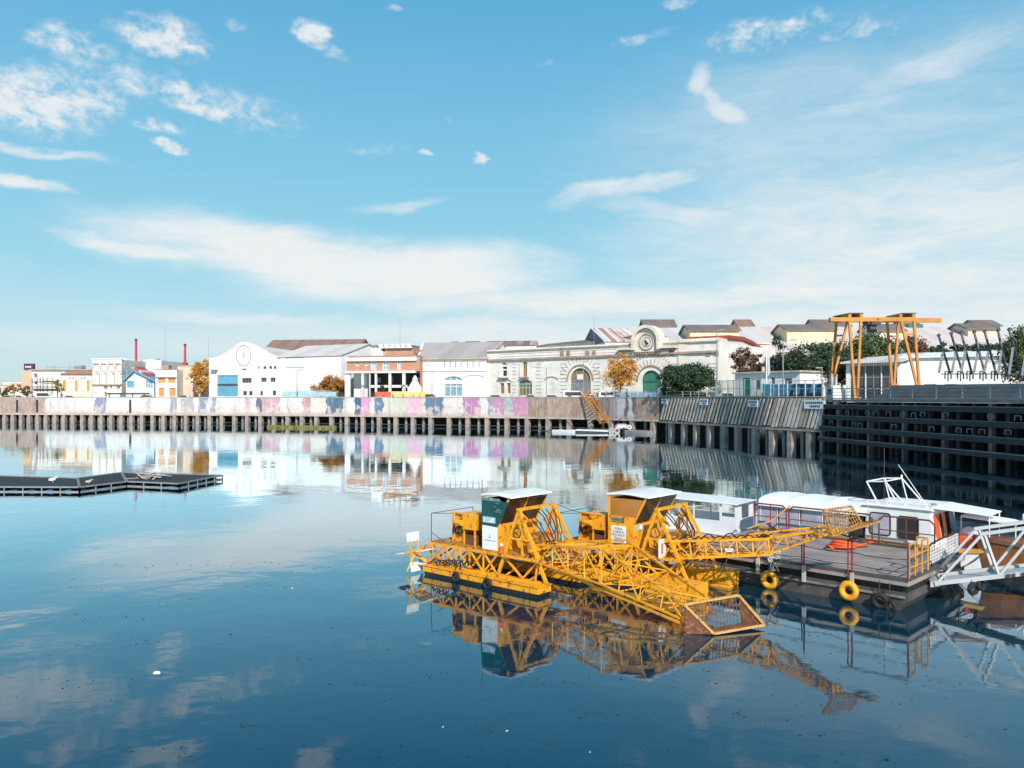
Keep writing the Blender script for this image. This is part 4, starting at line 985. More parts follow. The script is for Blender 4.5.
# ---------------------------------------------------------------- gantry crane
gr = thing('gantry_crane', 'orange steel gantry crane on four V shaped legs above the jetty', 'crane')
def vleg(px_top0, px_top1, px_base, Y, ytop, zb, cross):
    g = MB(); T0, T1 = W(px_top0,ytop,Y), W(px_top1,ytop,Y); Bs = Vector((XX(px_base,Y),Y,zb))
    e1 = Bs+Vector((-.15,0,0)); e2 = Bs+Vector((.15,0,0))
    g.bar(T0,e1,.27,.27); g.bar(T1,e2,.27,.27)
    s_ = cross; g.bar(T0.lerp(e1,s_),T1.lerp(e2,s_),.2)
    g.box(Bs.x-.45,Bs.x+.45,Y-.45,Y+.45,zb-.25,zb)
    return g.build('leg', m_crane, gr)
ZT = 16.0
vleg(836.5,848,833,104,320.5,9.1,.28); vleg(849,861,856,98.6,317,6.1,.27)
vleg(887,898.5,893,104,320.5,7.9,.25); vleg(900,913.5,918,98.6,317,7.6,.25)
g = MB(); g.bar(Vector((XX(833,104),104,5.5)), Vector((XX(833,104),104,8.85)), .8); g.build('pedestal', m_conclt, gr)
g = MB(); g.bar(W(829,320,104),W(941,320.5,104),.3,.6); g.build('runway_beam', m_crane, gr)
g = MB(); g.bar(W(830,319.5,98.6),W(915,319.3,98.6),.3,.5); g.build('runway_beam', m_crane, gr)
for a, b_ in ((836.5,850),(848,861.5),(887,901),(898.5,914)):
    g = MB(); g.bar(W(a,318,104),W(b_,315.5,98.6),.35,.4); g.build('end_beam', m_crane, gr)
for a, b_ in (((836,317),(861,314.5)),((890,317),(914,314.5))):
    p0, p1 = W(a[0],a[1],103), W(b_[0],b_[1],99.5); g = MB()
    q_ = [p0+Vector((-.4,0,0)),p0+Vector((1.3,0,0)),p1+Vector((.3,0,.1)),p1+Vector((-1.4,0,.1))]; g.slab8(q_, [v+Vector((0,0,.12)) for v in q_]); g.build('walkway_roof', m_greydk, gr)
g = MB(); c_ = W(871,322,101); g.box(c_.x-.7,c_.x+.9,c_.y-.8,c_.y+.8,c_.z-.4,c_.z+.1); g.bar(c_+Vector((-.3,-2.6,.1)),c_+Vector((-.3,2.6,.1)),.18); g.box(c_.x-.3,c_.x+.5,c_.y-.5,c_.y+.5,c_.z-1.3,c_.z-.45)
hs = g.build('hoist_trolley', m_greydk, gr)
g = MB(); g.bar(c_+Vector((0,0,-1.3)),c_+Vector((0,0,-1.9)),.08); g.box(c_.x-.25,c_.x+.25,c_.y-.15,c_.y+.15,c_.z-2.4,c_.z-1.9); g.build('hook_block', m_greydk, hs)
g = MB(); g.bar(W(893,320,101),W(878,323,101),.12); g.bar(W(877,322,101),W(862,330,101),.1); g.build('cable', m_greydk, gr)
# ---------------------------------------------------------------- leaning masts
mdat = [(938.5,335,950,373,943,351,939,372),(951,333,962.5,373,956,350,952,372),(961,332,972,374,966,349,961,372),(974,331.5,985,374,978,350,974,372),
        (984.5,331,996.5,375,989,349,984,373),(998,330,1007,376,1002,348,998,374),(1009,329,1021,377,1013,348,1009,375),(1022,328,1036,378,1027,348,1022,376)]
posn = ['at the end nearest the gantry','second from the gantry','third from the gantry','fourth from the gantry','fifth from the gantry','sixth from the gantry','last full one before the dark tree','at the frame edge by the dark tree']
for i, (a,b_,c_,d_,e_,f_,h_,i_) in enumerate(mdat):
    Y = 92-i*1.7; r = thing('leaning_mast', 'dark leaning steel mast with pale prop, '+posn[i], 'mast', group='leaning masts with props behind the stockpile')
    g = MB(); g.bar(W(a,b_,Y),W(c_,d_,Y-1.5),.17,.17); g.bar(W(a-.6,b_-.5,Y),W(a+1.2,b_+1,Y),.3); g.build('pole', m_greydk, r)
    g = MB(); g.bar(W(e_,f_,Y-.7),W(h_,i_,Y-3),.20); g.build('prop', m_grey, r)
    g = MB(); px = c_-3; g.tube([W(px-2,379,Y-4),W(px-2,371.5,Y-4),W(px+2.5,371.5,Y-4),W(px+4,374,Y-4),W(px+4,379,Y-4)],.05,4); g.bar(W(px-6,374,Y-4),W(px+8,374,Y-4),.1); g.bar(W(px+1,372,Y-4),W(px+1,381,Y-4),.09); g.build('base_frame', m_greydk, r)
r = thing('tie_rail', 'thin dark tie rail joining the leaning masts at mid height', 'rail'); g = MB(); g.tube([W(938,351.5,91),W(965,350,88),W(990,349,84),W(1030,346,80)],.06,4); g.build('rail', m_greydk, r)
# ---------------------------------------------------------------- fences on the quay
def fence(name, label, px0, px1, off, z1, step, mp, rails, panel=None, pm=None, group=None):
    r = thing(name, label, 'fence', group=group); pts = []
    px = px0
    while px <= px1+.01: pts.append(px); px += step
    P = []
    for p_ in pts:
        q, d, n = qpt(p_); P.append(q-n*off)
    for q in P:
        g = MB(); g.bar((q.x,q.y,STREET),(q.x,q.y,z1),.13); g.build('post', mp, r)
    g = MB()
    for a, b_ in zip(P[:-1], P[1:]):
        for z in rails: g.bar((a.x,a.y,z),(b_.x,b_.y,z),.08)
    g.build('rail', mp, r)
    if panel:
        g = MB()
        for a, b_ in zip(P[:-1], P[1:]):
            for k_ in range(5):
                q = a.lerp(b_,(k_+.5)/5); g.bar((q.x,q.y,panel[0]),(q.x,q.y,panel[1]),.05)
        g.build('bars', pm, r)
    return r
fence('pipe_fence', 'white pipe fence on the wall top above the yellow stairs', 604, 660, .5, 7.25, 8, m_conclt, (7.2,6.6))
fence('pipe_fence', 'low white pipe fence above the first wall signs', 664, 706, .5, 7.1, 8, m_conclt, (7.05,6.6))
fence('green_fence', 'tall pale green post fence in front of the white kiosk', 710.5, 760, 1.0, 8.7, 5.6, m_greenlt, (8.6,7.4,6.3), (6.2,8.6), m_green)
fence('green_fence', 'tall pale grey fence in front of the blue container', 764, 826, 1.0, 8.3, 8.8, m_galv, (8.25,7.2), None, None)
r = thing('cyan_railing', 'low light blue railing panels at foot of long white warehouse', 'railing'); g = MB()
for px in range(281,338,4): g.bar(W(px,391,190),W(px,397,190),.12)
g.bar(W(281,391,190),W(337,391,190),.14); g.build('bars', m_greenlt, r); g = MB(); p0, p1 = W(282,396.5,189.8), W(336,391.8,189.8); g.box(p0.x,p1.x,189.7,189.8,p0.z,p1.z); g.build('panel', mat('pale_cyan_mesh',(.35,.55,.60),.6,.2,1), r)
# lamps, aerials
def lamp(px, Y, pyt, arm, lab, grp='street lamps along the far quay', th=.16, mt=None):
    mt = mt or m_grey
    zt = ZZ(pyt,Y); r = thing('street_lamp', lab, 'street lamp', (XX(px,Y),Y,STREET), group=grp)
    g = MB(); g.bar((0,0,0),(0,0,zt-STREET),th*1.3,n=6,w2=th*.8); g.build('pole', mt, r)
    g = MB(); g.bar((0,0,zt-STREET-.05),(arm,0,zt-STREET+.15),.1); g.build('arm', mt, r)
    g = MB(); g.box(arm-.45,arm+.45,-.15,.15,zt-STREET+.08,zt-STREET+.24); g.build('lamp_head', m_grey, r)
lamp(297,187,370.5,1.0,'street lamp in front of the long white warehouse')
lamp(369,180,364,-1.2,'tall street lamp before the left column of the brick office')
lamp(432,176,366,-1.0,'street lamp before the blank left half of the grey roofed warehouse')
lamp(519,166,364.5,-2.4,'street lamp with long arm beside the small arched windows of the market')
lamp(546.5,160,368,-2.2,'street lamp with long arm near the middle of the market facade')
lamp(583.5,153,362,.6,'street lamp standing in front of the ochre glazed arch')
lamp(783,116,341,1.6,'tall dark street lamp rising between the conifer trees',th=.2)
lamp(717,142,330.5,.9,'very tall grey lamp mast at the corner of the market building',th=.22)
lamp(822,104,369,-.4,'short grey lamp post at the end of the container fence')
lamp(657,138,388,.1,'short post on top of the wall near its painted end')
def aerial(px, Y, pyt, lab):
    r = thing('radio_aerial', lab, 'aerial', (XX(px,Y),Y,STREET), group='thin aerials above the roofs')
    g = MB(); g.bar((0,0,0),(0,0,ZZ(pyt,Y)-STREET),.14,n=5,w2=.07); g.build('mast', m_grey, r)
    g = MB(); g.box(-.2,.2,-.2,.2,0,.5); g.build('foot', m_grey, r)
aerial(165,222,324,'thin tall aerial behind the house with orange shutters')
aerial(208.5,216,337,'thin aerial at the left edge of the white hangar')
aerial(400,196,317,'thin tall aerial above the brick office roof')
aerial(594,178,315,'thin aerial above the shade coloured gable')
aerial(573,178,336,'short thin aerial left of the shade coloured gable')
# flagpole
r = thing('flagpole', 'white pole with limp grey flag beside the dark conifer', 'flagpole', (XX(766.5,118),118,STREET))
g = MB(); g.bar((0,0,0),(0,0,ZZ(350,118)-STREET),.2,n=6); g.build('pole', m_white2, r)
g = MB(); z = ZZ(351,118)-STREET; g.slab8([(.1,0,z),(.5,.1,z-.6),(.6,.15,z-3.2),(.2,0,z-3.8)],[(.1,.08,z),(.5,.18,z-.6),(.6,.23,z-3.2),(.2,.08,z-3.8)]); g.build('flag', mat('pale_blue_flag',(.45,.50,.53),.8,.2,3), r)
# ---------------------------------------------------------------- vehicles
def car(px, Y, lab, col, L=4.2, Hh=1.45, van=False, rz=0):
    r = thing('parked_van' if van else 'parked_car', lab, 'van' if van else 'car', (XX(px,Y),Y,STREET+.02), rz, 'vehicles parked along the far quay')
    m_ = col; g = MB(); w2 = .85
    if van: pr = [(-L/2,.3),(L/2,.3),(L/2,1.0),(L/2-.7,1.15),(L/2-1.3,Hh),(-L/2+.1,Hh),(-L/2,1.2)]
    else: pr = [(-L/2,.3),(L/2,.3),(L/2,.75),(L/2-1.0,.9),(L/2-1.7,Hh),(-L/2+1.1,Hh),(-L/2+.35,.95),(-L/2,.85)]
    g.prism(pr, 'y', -w2, w2); g.build('body', m_, r, bevel=.06)
    g = MB(); z0 = .95 if not van else 1.2
    g.prism([(-L/2+.6,z0),(L/2-1.2,z0),(L/2-1.75,Hh-.12),(-L/2+1.0,Hh-.12)] if not van else [(-L/2+.4,z0),(L/2-.9,z0),(L/2-1.35,Hh-.2),(-L/2+.4,Hh-.2)], 'y', -w2-.012, w2+.012); g.build('window', m_darkwin, r)
    for sx in (-1,1):
        for sy in (-1,1):
            g = MB(Matrix.Translation((sx*L*.31, sy*(w2-.05), .31)) @ Matrix.Rotation(R(90),4,'X')); g.cyl((0,0),.31,-.1,.1,12); g.mi = 1; g.cyl((0,0),.17,-.12,.12,8); g.build('wheel', [m_rubber, m_galv], r)
cw = mat('white_car_paint',(.75,.75,.75),.25,.03,1); cs = mat('silver_car_paint',(.42,.43,.45),.3,.05,1,metallic=.4); cd = mat('dark_car_paint',(.05,.06,.07),.25,.1,1); cg = mat('grey_green_car_paint',(.12,.15,.14),.3,.1,1)
co_ = mat('orange_red_paint',(.62,.10,.04),.5,.1,1); cy_ = mat('pale_yellow_paint',(.75,.52,.16),.5,.1,1)
car(10,208,'silver car under the shrubs at the far left end',cs); car(22,207,'white hatchback left of the gallery building foot',cw,3.8,1.5)
car(46,206,'small white van below the open galleries',cw,4.6,2.2,True); car(72,205,'white car before the cream hall doors',cw)
car(148,201,'dark car below the blue gabled house',cd); car(186,200,'silver car before the beige block',cs)
car(431,178,'dark grey green car before the white arch warehouse',cg,4.4,1.6)
car(497,170,'silver car at the corner where market facade begins',cs); car(532,166,'small silver car beside the green glazed arch',cs,3.8)
car(553,163,'white car under the blind arch of the market',cw); car(575,156,'white van nearest the ochre arch',cw,4.8,2.1,True)
car(612,150,'white van parked under golden tree',cw,5.2,2.0,True); car(594,153,'silver car right of the ochre arch',cs)
car(672,141,'white delivery van before the dark round tree',cw,5.0,2.6,True); car(691,137,'white car below the dark round tree',cw,4.2,1.6); car(703,135,'second white car near the green fence corner',cw,4.2,1.7)
car(728,127,'white car seen through the pale green fence',cw,4.2,1.6); car(836,103,'white van parked behind the gantry pedestal',cw,4.6,2.3,True,R(80))
def block(name, label, cat, px0, px1, Y, py0, mt, D=1.2, frame=None):
    r = thing(name, label, cat, (XX(px0,Y),Y,STREET)); w_ = XX(px1,Y)-XX(px0,Y); h_ = ZZ(py0,Y)-STREET
    g = MB(); g.prism([(0,0),(D,0),(D*.8,h_),(D*.2,h_)], 'x', 0, w_) ; g.build('body', mt, r, bevel=.05)
    g = MB(); n = max(2,int(w_/1.6))
    for i in range(n): g.box(w_*(i+.15)/n,w_*(i+.25)/n,-.06,D*.3,0.05,h_*.7)
    g.build('bracing', frame or m_greydk, r)
block('road_barrier', 'orange red road barrier on the quay before the brick office', 'barrier', 374.5,390,177,391.8, co_)
block('road_barrier', 'long pale yellow road barrier next to the orange red one', 'barrier', 390.8,411,176.5,391.4, cy_)
block('road_barrier', 'shorter pale yellow barrier in front of the white plinth', 'barrier', 412,425,176,391.9, cy_)
block('blue_tarp_stall', 'long low blue tarpaulin covered stall behind the white fence', 'stall', 616,657,146,392.3, mat('blue_tarp',(.05,.19,.30),.6,.2,1), 2.5, m_dark)
block('red_bin', 'small dark red bin on the quay near the stair head', 'bin', 568,571.5,155,392, mat('bin_red',(.28,.05,.04),.6,.1,1), 1)
block('concrete_planter', 'long low pale planter on the quay beside the white van', 'planter', 594,606,151,393, m_conclt, 1)

# ---------------------------------------------------------------- trees
def tree(name, label, px, Y, pyt, pyb, rpx, lm, seed, n=5200, leaf=.32, trunk=True, cone=False, cat='tree', squash=1.0, clumps=46, zbase=STREET, px_off=0, group=None, fill=.6, dy=None):
    rg = random.Random(seed); X = XX(px,Y); zt = ZZ(pyt,Y); zb = ZZ(pyb,Y); rx = rpx/F*Y; rz_ = (zt-zb)/2; zc = (zt+zb)/2; ry = dy or rx*.85
    r = thing(name, label, cat, (X,Y,zbase), group=group)
    g = MB(); hgt = zc-zbase
    g.bar((0,0,-.2),(.1,0,hgt*.6),max(.22,rx*.11),n=7,w2=max(.16,rx*.08))
    tips = []
    for i in range(7):
        A = rg.uniform(0,6.28); q = Vector((math.cos(A)*rx*.5, math.sin(A)*ry*.5, hgt+rg.uniform(-.2,.5)*rz_)); m_ = Vector((q.x*.35,q.y*.35,hgt*.75))
        g.bar((.1,0,hgt*.55),m_,.12,n=5,w2=.09); g.bar(m_,q,.09,n=4,w2=.03); tips.append(q)
    if trunk: g.build('trunk', m_trunk, r)
    verts, faces = [], []
    cl = []
    for i in range(clumps):
        while True:
            x, y, z = rg.uniform(-1,1), rg.uniform(-1,1), rg.uniform(-1,1)
            d = math.sqrt(x*x+y*y+z*z)
            if d > 1 or (d < fill and rg.random() < .7): continue
            if cone and math.hypot(x,y) > (1-z)/2*1.15+.05: continue
            break
        cl.append((x*rx*.9, y*ry*.9, z*rz_*.9*squash, rg.uniform(.55,1.2)))
    cr = min(rx, rz_)*(.27 if not cone else .22)
    for k_ in range(n):
        c = cl[k_ % clumps] if rg.random() < .93 else cl[rg.randrange(clumps)]
        s_ = cr*c[3]
        x, y, z = c[0]+rg.gauss(0,s_*.6), c[1]+rg.gauss(0,s_*.6), c[2]+rg.gauss(0,s_*.45)
        if z < -rz_*1.05: z = -rz_*rg.random()
        p = Vector((x,y,zc-zbase+z)); a = Vector((rg.gauss(0,1),rg.gauss(0,1),rg.gauss(0,1))).normalized(); b_ = a.cross(Vector((rg.gauss(0,1),rg.gauss(0,1),rg.gauss(0,1)))).normalized()
        l_ = leaf*rg.uniform(.6,1.3); k0 = len(verts)
        verts += [tuple(p-a*l_*.5), tuple(p+b_*l_*.3), tuple(p+a*l_*.5), tuple(p-b_*l_*.3)]; faces.append((k0,k0+1,k0+2,k0+3))
    me = bpy.data.meshes.new('crown'); me.from_pydata(verts, [], faces); me.materials.append(lm); me.update()
    o = bpy.data.objects.new('crown', me); COL.objects.link(o); o.parent = r
    return r
lf_gold = leafmat('golden_leaves', (.62,.30,.04),(.45,.17,.02),(.75,.45,.10))
lf_oran = leafmat('orange_leaves', (.42,.17,.03),(.30,.12,.02),(.55,.30,.08))
lf_dark = leafmat('dark_green_leaves', (.020,.045,.020),(.045,.085,.030),(.07,.12,.05))
lf_mid  = leafmat('mid_green_leaves', (.045,.080,.020),(.09,.12,.035),(.14,.17,.06))
lf_red  = leafmat('reddish_leaves', (.12,.055,.030),(.20,.10,.05),(.09,.08,.03))
lf_con  = leafmat('conifer_needles', (.022,.040,.028),(.040,.065,.040),(.07,.10,.06))
lf_yel  = leafmat('yellow_green_leaves', (.35,.28,.04),(.15,.18,.03),(.50,.36,.06))
tree('autumn_tree','golden autumn tree standing between the beige block and white hangar',202,205,358,394,10.5,lf_gold,1,6500,.42)
tree('autumn_tree','broad low orange brown tree before the long white warehouse',331,192,375,396,20,lf_oran,2,7000,.42,dy=3)
tree('autumn_tree','loose golden autumn tree in front of the market facade',620,148,352,391,17,lf_gold,3,5200,.34,clumps=60,fill=.2)
tree('small_tree','small yellow green tree beside the open galleries',57.5,214,379,393,4,lf_yel,4,1100,.34,clumps=18)
tree('round_tree','dense dark green tree below the end of market facade',686,134,363,396,31,lf_dark,5,13000,.42,clumps=150,dy=4,fill=.3)
tree('reddish_tree','small reddish brown tree before the cream side wing',741,140,345,364,10,lf_red,6,1500,.32,clumps=30)
tree('reddish_tree','wide bushy reddish tree behind the white kiosk roof',756,140,354,378,25,lf_red,7,5200,.34,clumps=80,dy=3)
tree('conifer','tall narrow dark conifer right of the flagpole',777,134,330,384,17,lf_con,8,8000,.38,cone=True,clumps=110)
tree('conifer','slimmer dark conifer beside the tall lamp',797,136,335,382,11,lf_con,9,5000,.38,cone=True,clumps=80)
tree('leafy_tree','big dark green tree left of the gantry above the blue container',824,128,341,388,40,lf_dark,10,17000,.42,clumps=170,dy=6,fill=.3)
tree('leafy_tree','spreading mid green tree seen through the left gantry legs',872,130,334,378,28,lf_mid,11,12000,.40,clumps=120,fill=.3,dy=5)
tree('leafy_tree','reddish green tree between the right gantry legs',912,134,336,370,17,lf_red,12,5000,.38,clumps=60)
tree('leafy_tree','dark tree at the far right edge beyond the masts',1026,84,326,386,25,lf_mid,13,11000,.26,clumps=120,dy=2.5)
tree('low_bush','dark rounded bush on the quay before the brick office columns',383,181,385,396,4.5,lf_dark,14,700,.3,trunk=True,clumps=14,cat='bush')
tree('low_bush','small dark shrub before the second brick office column',404,181,384.5,396,2.6,lf_dark,15,420,.26,clumps=9,cat='bush')
tree('low_bush','reddish shrub at the foot of the market wall',541,176,389,397,5,lf_mid,16,500,.26,clumps=10,cat='bush')
tree('low_bush','dark green bush at the far left edge',2,225,388,397,6,lf_dark,17,900,.34,clumps=16,cat='bush')
tree('low_tree','brownish low tree left of the brick tower',14,240,383,394,8,lf_oran,18,1300,.36,clumps=24,cat='bush')
tree('low_tree','dark low tree at the tower foot',27,218,386,397,6,lf_mid,19,900,.34,clumps=18,cat='bush')
for i, (a, yy) in enumerate(((926,352),(948,349),(972,347.5),(996,349),(858,354))):
    tree('hedge_tree',['low dark tree between gantry and first mast','low dark tree behind the second mast','low dark tree behind the middle masts','low dark tree behind the fifth mast','low dark tree behind the glazed shed roof'][i],a,135,yy-6,362,17,lf_dark,30+i,2600,.40,clumps=36,dy=3,group='low dark trees behind the white shed')

# ---------------------------------------------------------------- floating weeds
g = MB(); rg = random.Random(5)
p0 = Vector((XX(268,163),163,0)); p1 = Vector((XX(336,158),158,0))
for i in range(3200):
    s_ = rg.random(); q = p0.lerp(p1, s_)+Vector((0,rg.gauss(0,1.1)*math.sin(math.pi*min(1,max(.05,s_)))**.5,0)); h_ = rg.uniform(.1,.65); a_ = rg.uniform(0,3.14)
    dx, dy = math.cos(a_)*.12, math.sin(a_)*.12; lean = rg.uniform(-.15,.15)
    g.quad((q.x-dx,q.y-dy,-.02),(q.x+dx,q.y+dy,-.02),(q.x+lean,q.y+lean,h_))
tag(g.build('water_weed', leafmat('weed_leaves',(.16,.18,.05),(.30,.24,.08),(.10,.12,.04),1.2)), 'floating patch of yellow green reeds against the quay piles', 'water weed', kind='stuff')

# ---------------------------------------------------------------- raft, stairs and boats at the quay
r = thing('yellow_gangway_stairs', 'steep yellow gangway stairs leading from the quay top down to a raft', 'stairs')
T0 = W(584.5,393.5,151); T1 = W(604.5,423.5,144.5)
d_ = Vector((1.2,.5,0))
for s_, nm in ((-1,'stringer'),(1,'stringer')):
    g = MB(); g.bar(T0+d_*s_*.6,T1+d_*s_*.6,.14,.34); g.build(nm, m_crane, r)
    g = MB(); up = Vector((0,0,1.0)); g.bar(T0+d_*s_*.6+up,T1+d_*s_*.6+up,.1)
    for i in range(9): q = T0.lerp(T1,i/8)+d_*s_*.6; g.bar(q,q+up,.07)
    for i in range(8): q = T0.lerp(T1,i/8)+d_*s_*.6; q2 = T0.lerp(T1,(i+1)/8)+d_*s_*.6; g.bar(q,q2+up,.05)
    g.build('handrail', m_crane, r)
for i in range(14):
    q = T0.lerp(T1,(i+.5)/14); g = MB(); g.bar(q-d_*.58,q+d_*.58,.32,.06); g.build('tread', m_crane, r)
r = thing('mooring_raft', 'low weathered grey raft moored under the yellow stairs', 'raft')
Yr = 139; g = MB(); c0 = Vector((XX(576,Yr),Yr,0)); c1 = Vector((XX(619,Yr-3),Yr-3,0)); dd = Vector((.6,3.2,0))
q_ = [c0,c1,c1+dd,c0+dd]; g.slab8([v+Vector((0,0,-.3)) for v in q_],[v+Vector((0,0,.42)) for v in q_]); g.build('hull', m_hullgr, r)
q2 = [v+Vector((0,0,.423)) for v in q_]; g = MB(); g.slab8(q2,[v+Vector((0,0,.09)) for v in q2]); g.build('deck', m_deck, r)
g = MB(); g.bar(c0+Vector((0,-.05,.45)),c1+Vector((0,-.05,.3)),.12,.22); g.build('rubbing_strake', m_boatw, r)
for i, px in enumerate((611.5,617)):
    q = Vector((XX(px,Yr-3.4),Yr-3.4,.40)); tg = MB(); tg.torus(q,(0,1,0),.40,.16,16,6); tag(tg.build('tyre_fender', m_conclt), ['pale tyre hung on the raft, nearer the stairs','pale tyre hung at the raft corner by the inflatable boat'][i], 'tyre', 'pale tyres on the mooring raft')
def skiff(px0, px1, Y, hgt, lab, mh, mi, name='skiff', cat='boat', engine=False, dyy=0):
    a, b_ = XX(px0,Y), XX(px1,Y); L = b_-a; r = thing(name, lab, cat, ((a+b_)/2,Y,0), math.atan2(dyy,L)); n = 9
    secs = []
    for i in range(n):
        s_ = i/(n-1); wd = .85*(1-max(0,(s_-.55)/.45)**2.2)+.02; sh = hgt*(1+.35*max(0,(s_-.5))**1.5)
        secs.append((-L/2+L*s_, wd, sh))
    g = MB()
    for (x0,w0,h0),(x1,w1,h1) in zip(secs[:-1],secs[1:]):
        for sy in (-1,1):
            g.quad((x0,sy*w0*.6,-.15),(x1,sy*w1*.6,-.15),(x1,sy*w1,h1),(x0,sy*w0,h0)); g.quad((x0,sy*w0,h0),(x1,sy*w1,h1),(x1,sy*w1*.86,h1),(x0,sy*w0*.86,h0)); g.quad((x0,sy*w0*.86,h0),(x1,sy*w1*.86,h1),(x1,sy*w1*.6,.12),(x0,sy*w0*.6,.12))
        g.quad((x0,-w0*.6,.12),(x1,-w1*.6,.12),(x1,w1*.6,.12),(x0,w0*.6,.12))
    x0,w0,h0 = secs[0]; g.quad((x0,-w0*.6,-.15),(x0,w0*.6,-.15),(x0,w0,h0),(x0,-w0,h0)); g.build('hull', mh, r)
    g = MB(); [g.box(-L*.3+i*L*.22,-L*.3+i*L*.22+.25,-.7,.7,hgt*.6,hgt*.68) for i in range(3)]; g.build('thwart', mi, r)
    if engine: g = MB(); g.box(-L/2-.35,-L/2-.02,-.2,.2,.2,hgt+.5); g.box(-L/2-.25,-L/2-.12,-.06,.06,-.4,.2); g.build('outboard_motor', m_rubber, r)
    return r
skiff(552,577,139.5,.42,'flat white skiff moored at the free end of the raft',m_boatw,m_conclt)
skiff(625,653,135,.48,'grey inflatable boat with dark seats moored against the raft corner',m_grey,m_rubber,engine=True,dyy=-.8)
r = thing('deck_bundle', 'dark heap of covered gear on the raft end', 'gear bundle', (XX(622,137),137.5,.7)); g = MB(); g.slab8([(x*1.4,y*.9,0) for x,y in ((-1,-1),(1,-1),(1,1),(-1,1))],[(x*.8,y*.5,.9) for x,y in ((-1,-1),(1,-1),(1,1),(-1,1))]); g.build('cover', m_grey, r, bevel=.2); g = MB(); g.torus((1.2,-.9,.3),(0,1,0),.3,.12,12,6); g.build('rope_coil', m_boatw, r)
r = thing('mooring_post', 'slim dark post rising beside the raft to the wall top', 'post', (XX(627,146),146,0)); g = MB(); g.bar((0,0,-1),(0,0,7.6),.22,n=6); g.build('post', m_greydk, r); g = MB(); g.box(-.25,.25,-.25,.25,2.3,2.6); g.build('bracket', m_greydk, r)
for i, (a, b_, dz) in enumerate((((556,428,140),(535,425,150),.8),((578,428,142),(566,421,149),.3),((613,427,137),(622,415,146),.4))):
    r = MB(); p0, p1 = W(*a), W(*b_); pts = [p0.lerp(p1,k_/8)-Vector((0,0,dz*math.sin(math.pi*k_/8))) for k_ in range(9)]; r.tube(pts,.045,4)
    tag(r.build('mooring_line', m_rope), ['sagging mooring line from the white skiff to the quay','short mooring line from raft end to the wall','mooring line from raft to the slim post'][i], 'rope')
# ---------------------------------------------------------------- floating cage rafts at left
def floatraft(near, far, lab, extra=None):
    P = [W(px,py,(H-.30)*F/(py-CY)) for px,py in near]; Q = [W(px,py,(H-.30)*F/(py-CY)) for px,py in far]
    r = thing('floating_pontoon', lab, 'pontoon', group='dark floating pontoons in the open water')
    loop = [Vector((v.x,v.y,.30)) for v in P]+[Vector((v.x,v.y,.30)) for v in reversed(Q)]
    g = MB(); g.slab8([v-Vector((0,0,.06)) for v in loop], loop); g.build('deck', m_flodk, r)
    n = len(loop); g = MB(); gf = MB()
    cen = sum(loop, Vector())/n
    for i in range(n):
        a, b_ = loop[i], loop[(i+1)%n]; L = (b_-a).length; k_ = max(1,int(L/1.15))
        for j in range(k_+1):
            q = a.lerp(b_,j/k_); q = q+(q-cen).normalized()*.03; g.bar((q.x,q.y,-.25),(q.x,q.y,.31),.06)
        g.bar(a+Vector((0,0,-.27)),b_+Vector((0,0,-.27)),.08); g.bar(a+Vector((0,0,.02)),b_+Vector((0,0,.02)),.09)
        for j in range(k_):
            q0 = a.lerp(b_,(j+.15)/k_); q1 = a.lerp(b_,(j+.85)/k_); inn = (cen-(q0+q1)/2).normalized()*.45
            gf.bar(q0+inn+Vector((0,0,-.42)),q1+inn+Vector((0,0,-.22)),.4,.3,n=8)
    g.build('frame', m_grey, r); gf.build('float_drum', m_flobl, r)
    return r
def pyz(lst): return lst
floatraft([(-70,487),(79,487.5)],[(-70,474),(25,477),(79,480)] if False else [(-70,474),(77,478.5)],'left dark pontoon running out of the picture')
floatraft([(80,487.4),(126,482)],[(78,478.4),(121,472.8)],'short middle dark pontoon slanting between the two longer ones')
floatraft([(127,481.8),(179,484)],[(122,472.8),(219,475.5)] if False else [(122,472.8),(222,475.5)],'right dark pontoon with a heap of debris on its deck')
def bird(px, Y, z, lab, mt, s_=1):
    r = thing('gull', lab, 'bird', (XX(px,Y),Y,z)); r.scale = (s_,s_,s_); g = MB()
    g.slab8([(-.22,-.05,.12),(-.1,-.09,.1),(.14,-.07,.14),(.14,.07,.14),(-.1,.09,.1),(-.22,.05,.12)],[(-.24,-.02,.2),(-.08,-.06,.26),(.14,-.04,.27),(.14,.04,.27),(-.08,.06,.26),(-.24,.02,.2)])
    g.slab8([(.12,-.04,.22),(.2,-.04,.24),(.2,.04,.24),(.12,.04,.22)],[(.13,-.03,.34),(.21,-.03,.34),(.21,.03,.34),(.13,.03,.34)]); g.bar((.2,0,.29),(.29,0,.28),.03); g.bar((0,-.03,0),(0,-.03,.12),.015); g.bar((0,.03,0),(0,.03,.12),.015); g.build('body', mt, r)
bird(53,54,.30,'white gull standing on the left dark pontoon',m_boatw,1.2); bird(89,53,.30,'grey gull on the middle dark pontoon',m_conclt,1.0)
r = thing('debris_heap', 'heap of pale planks and reeds on the right dark pontoon', 'debris heap', (XX(150,56.5),56.5,.30)); g = MB(); rg = random.Random(9)
for i in range(26):
    a_ = rg.uniform(0,6.28); c_ = Vector((rg.gauss(0,.5),rg.gauss(0,.4),rg.uniform(.05,.4))); v = Vector((math.cos(a_),math.sin(a_),rg.uniform(-.2,.5)))*rg.uniform(.3,.9); g.bar(c_-v,c_+v,.10,.05)
g.build('planks', m_conclt, r); g = MB(); g.box(-.5,.1,-.2,.3,.02,.35); g.build('crate', m_timberl, r)
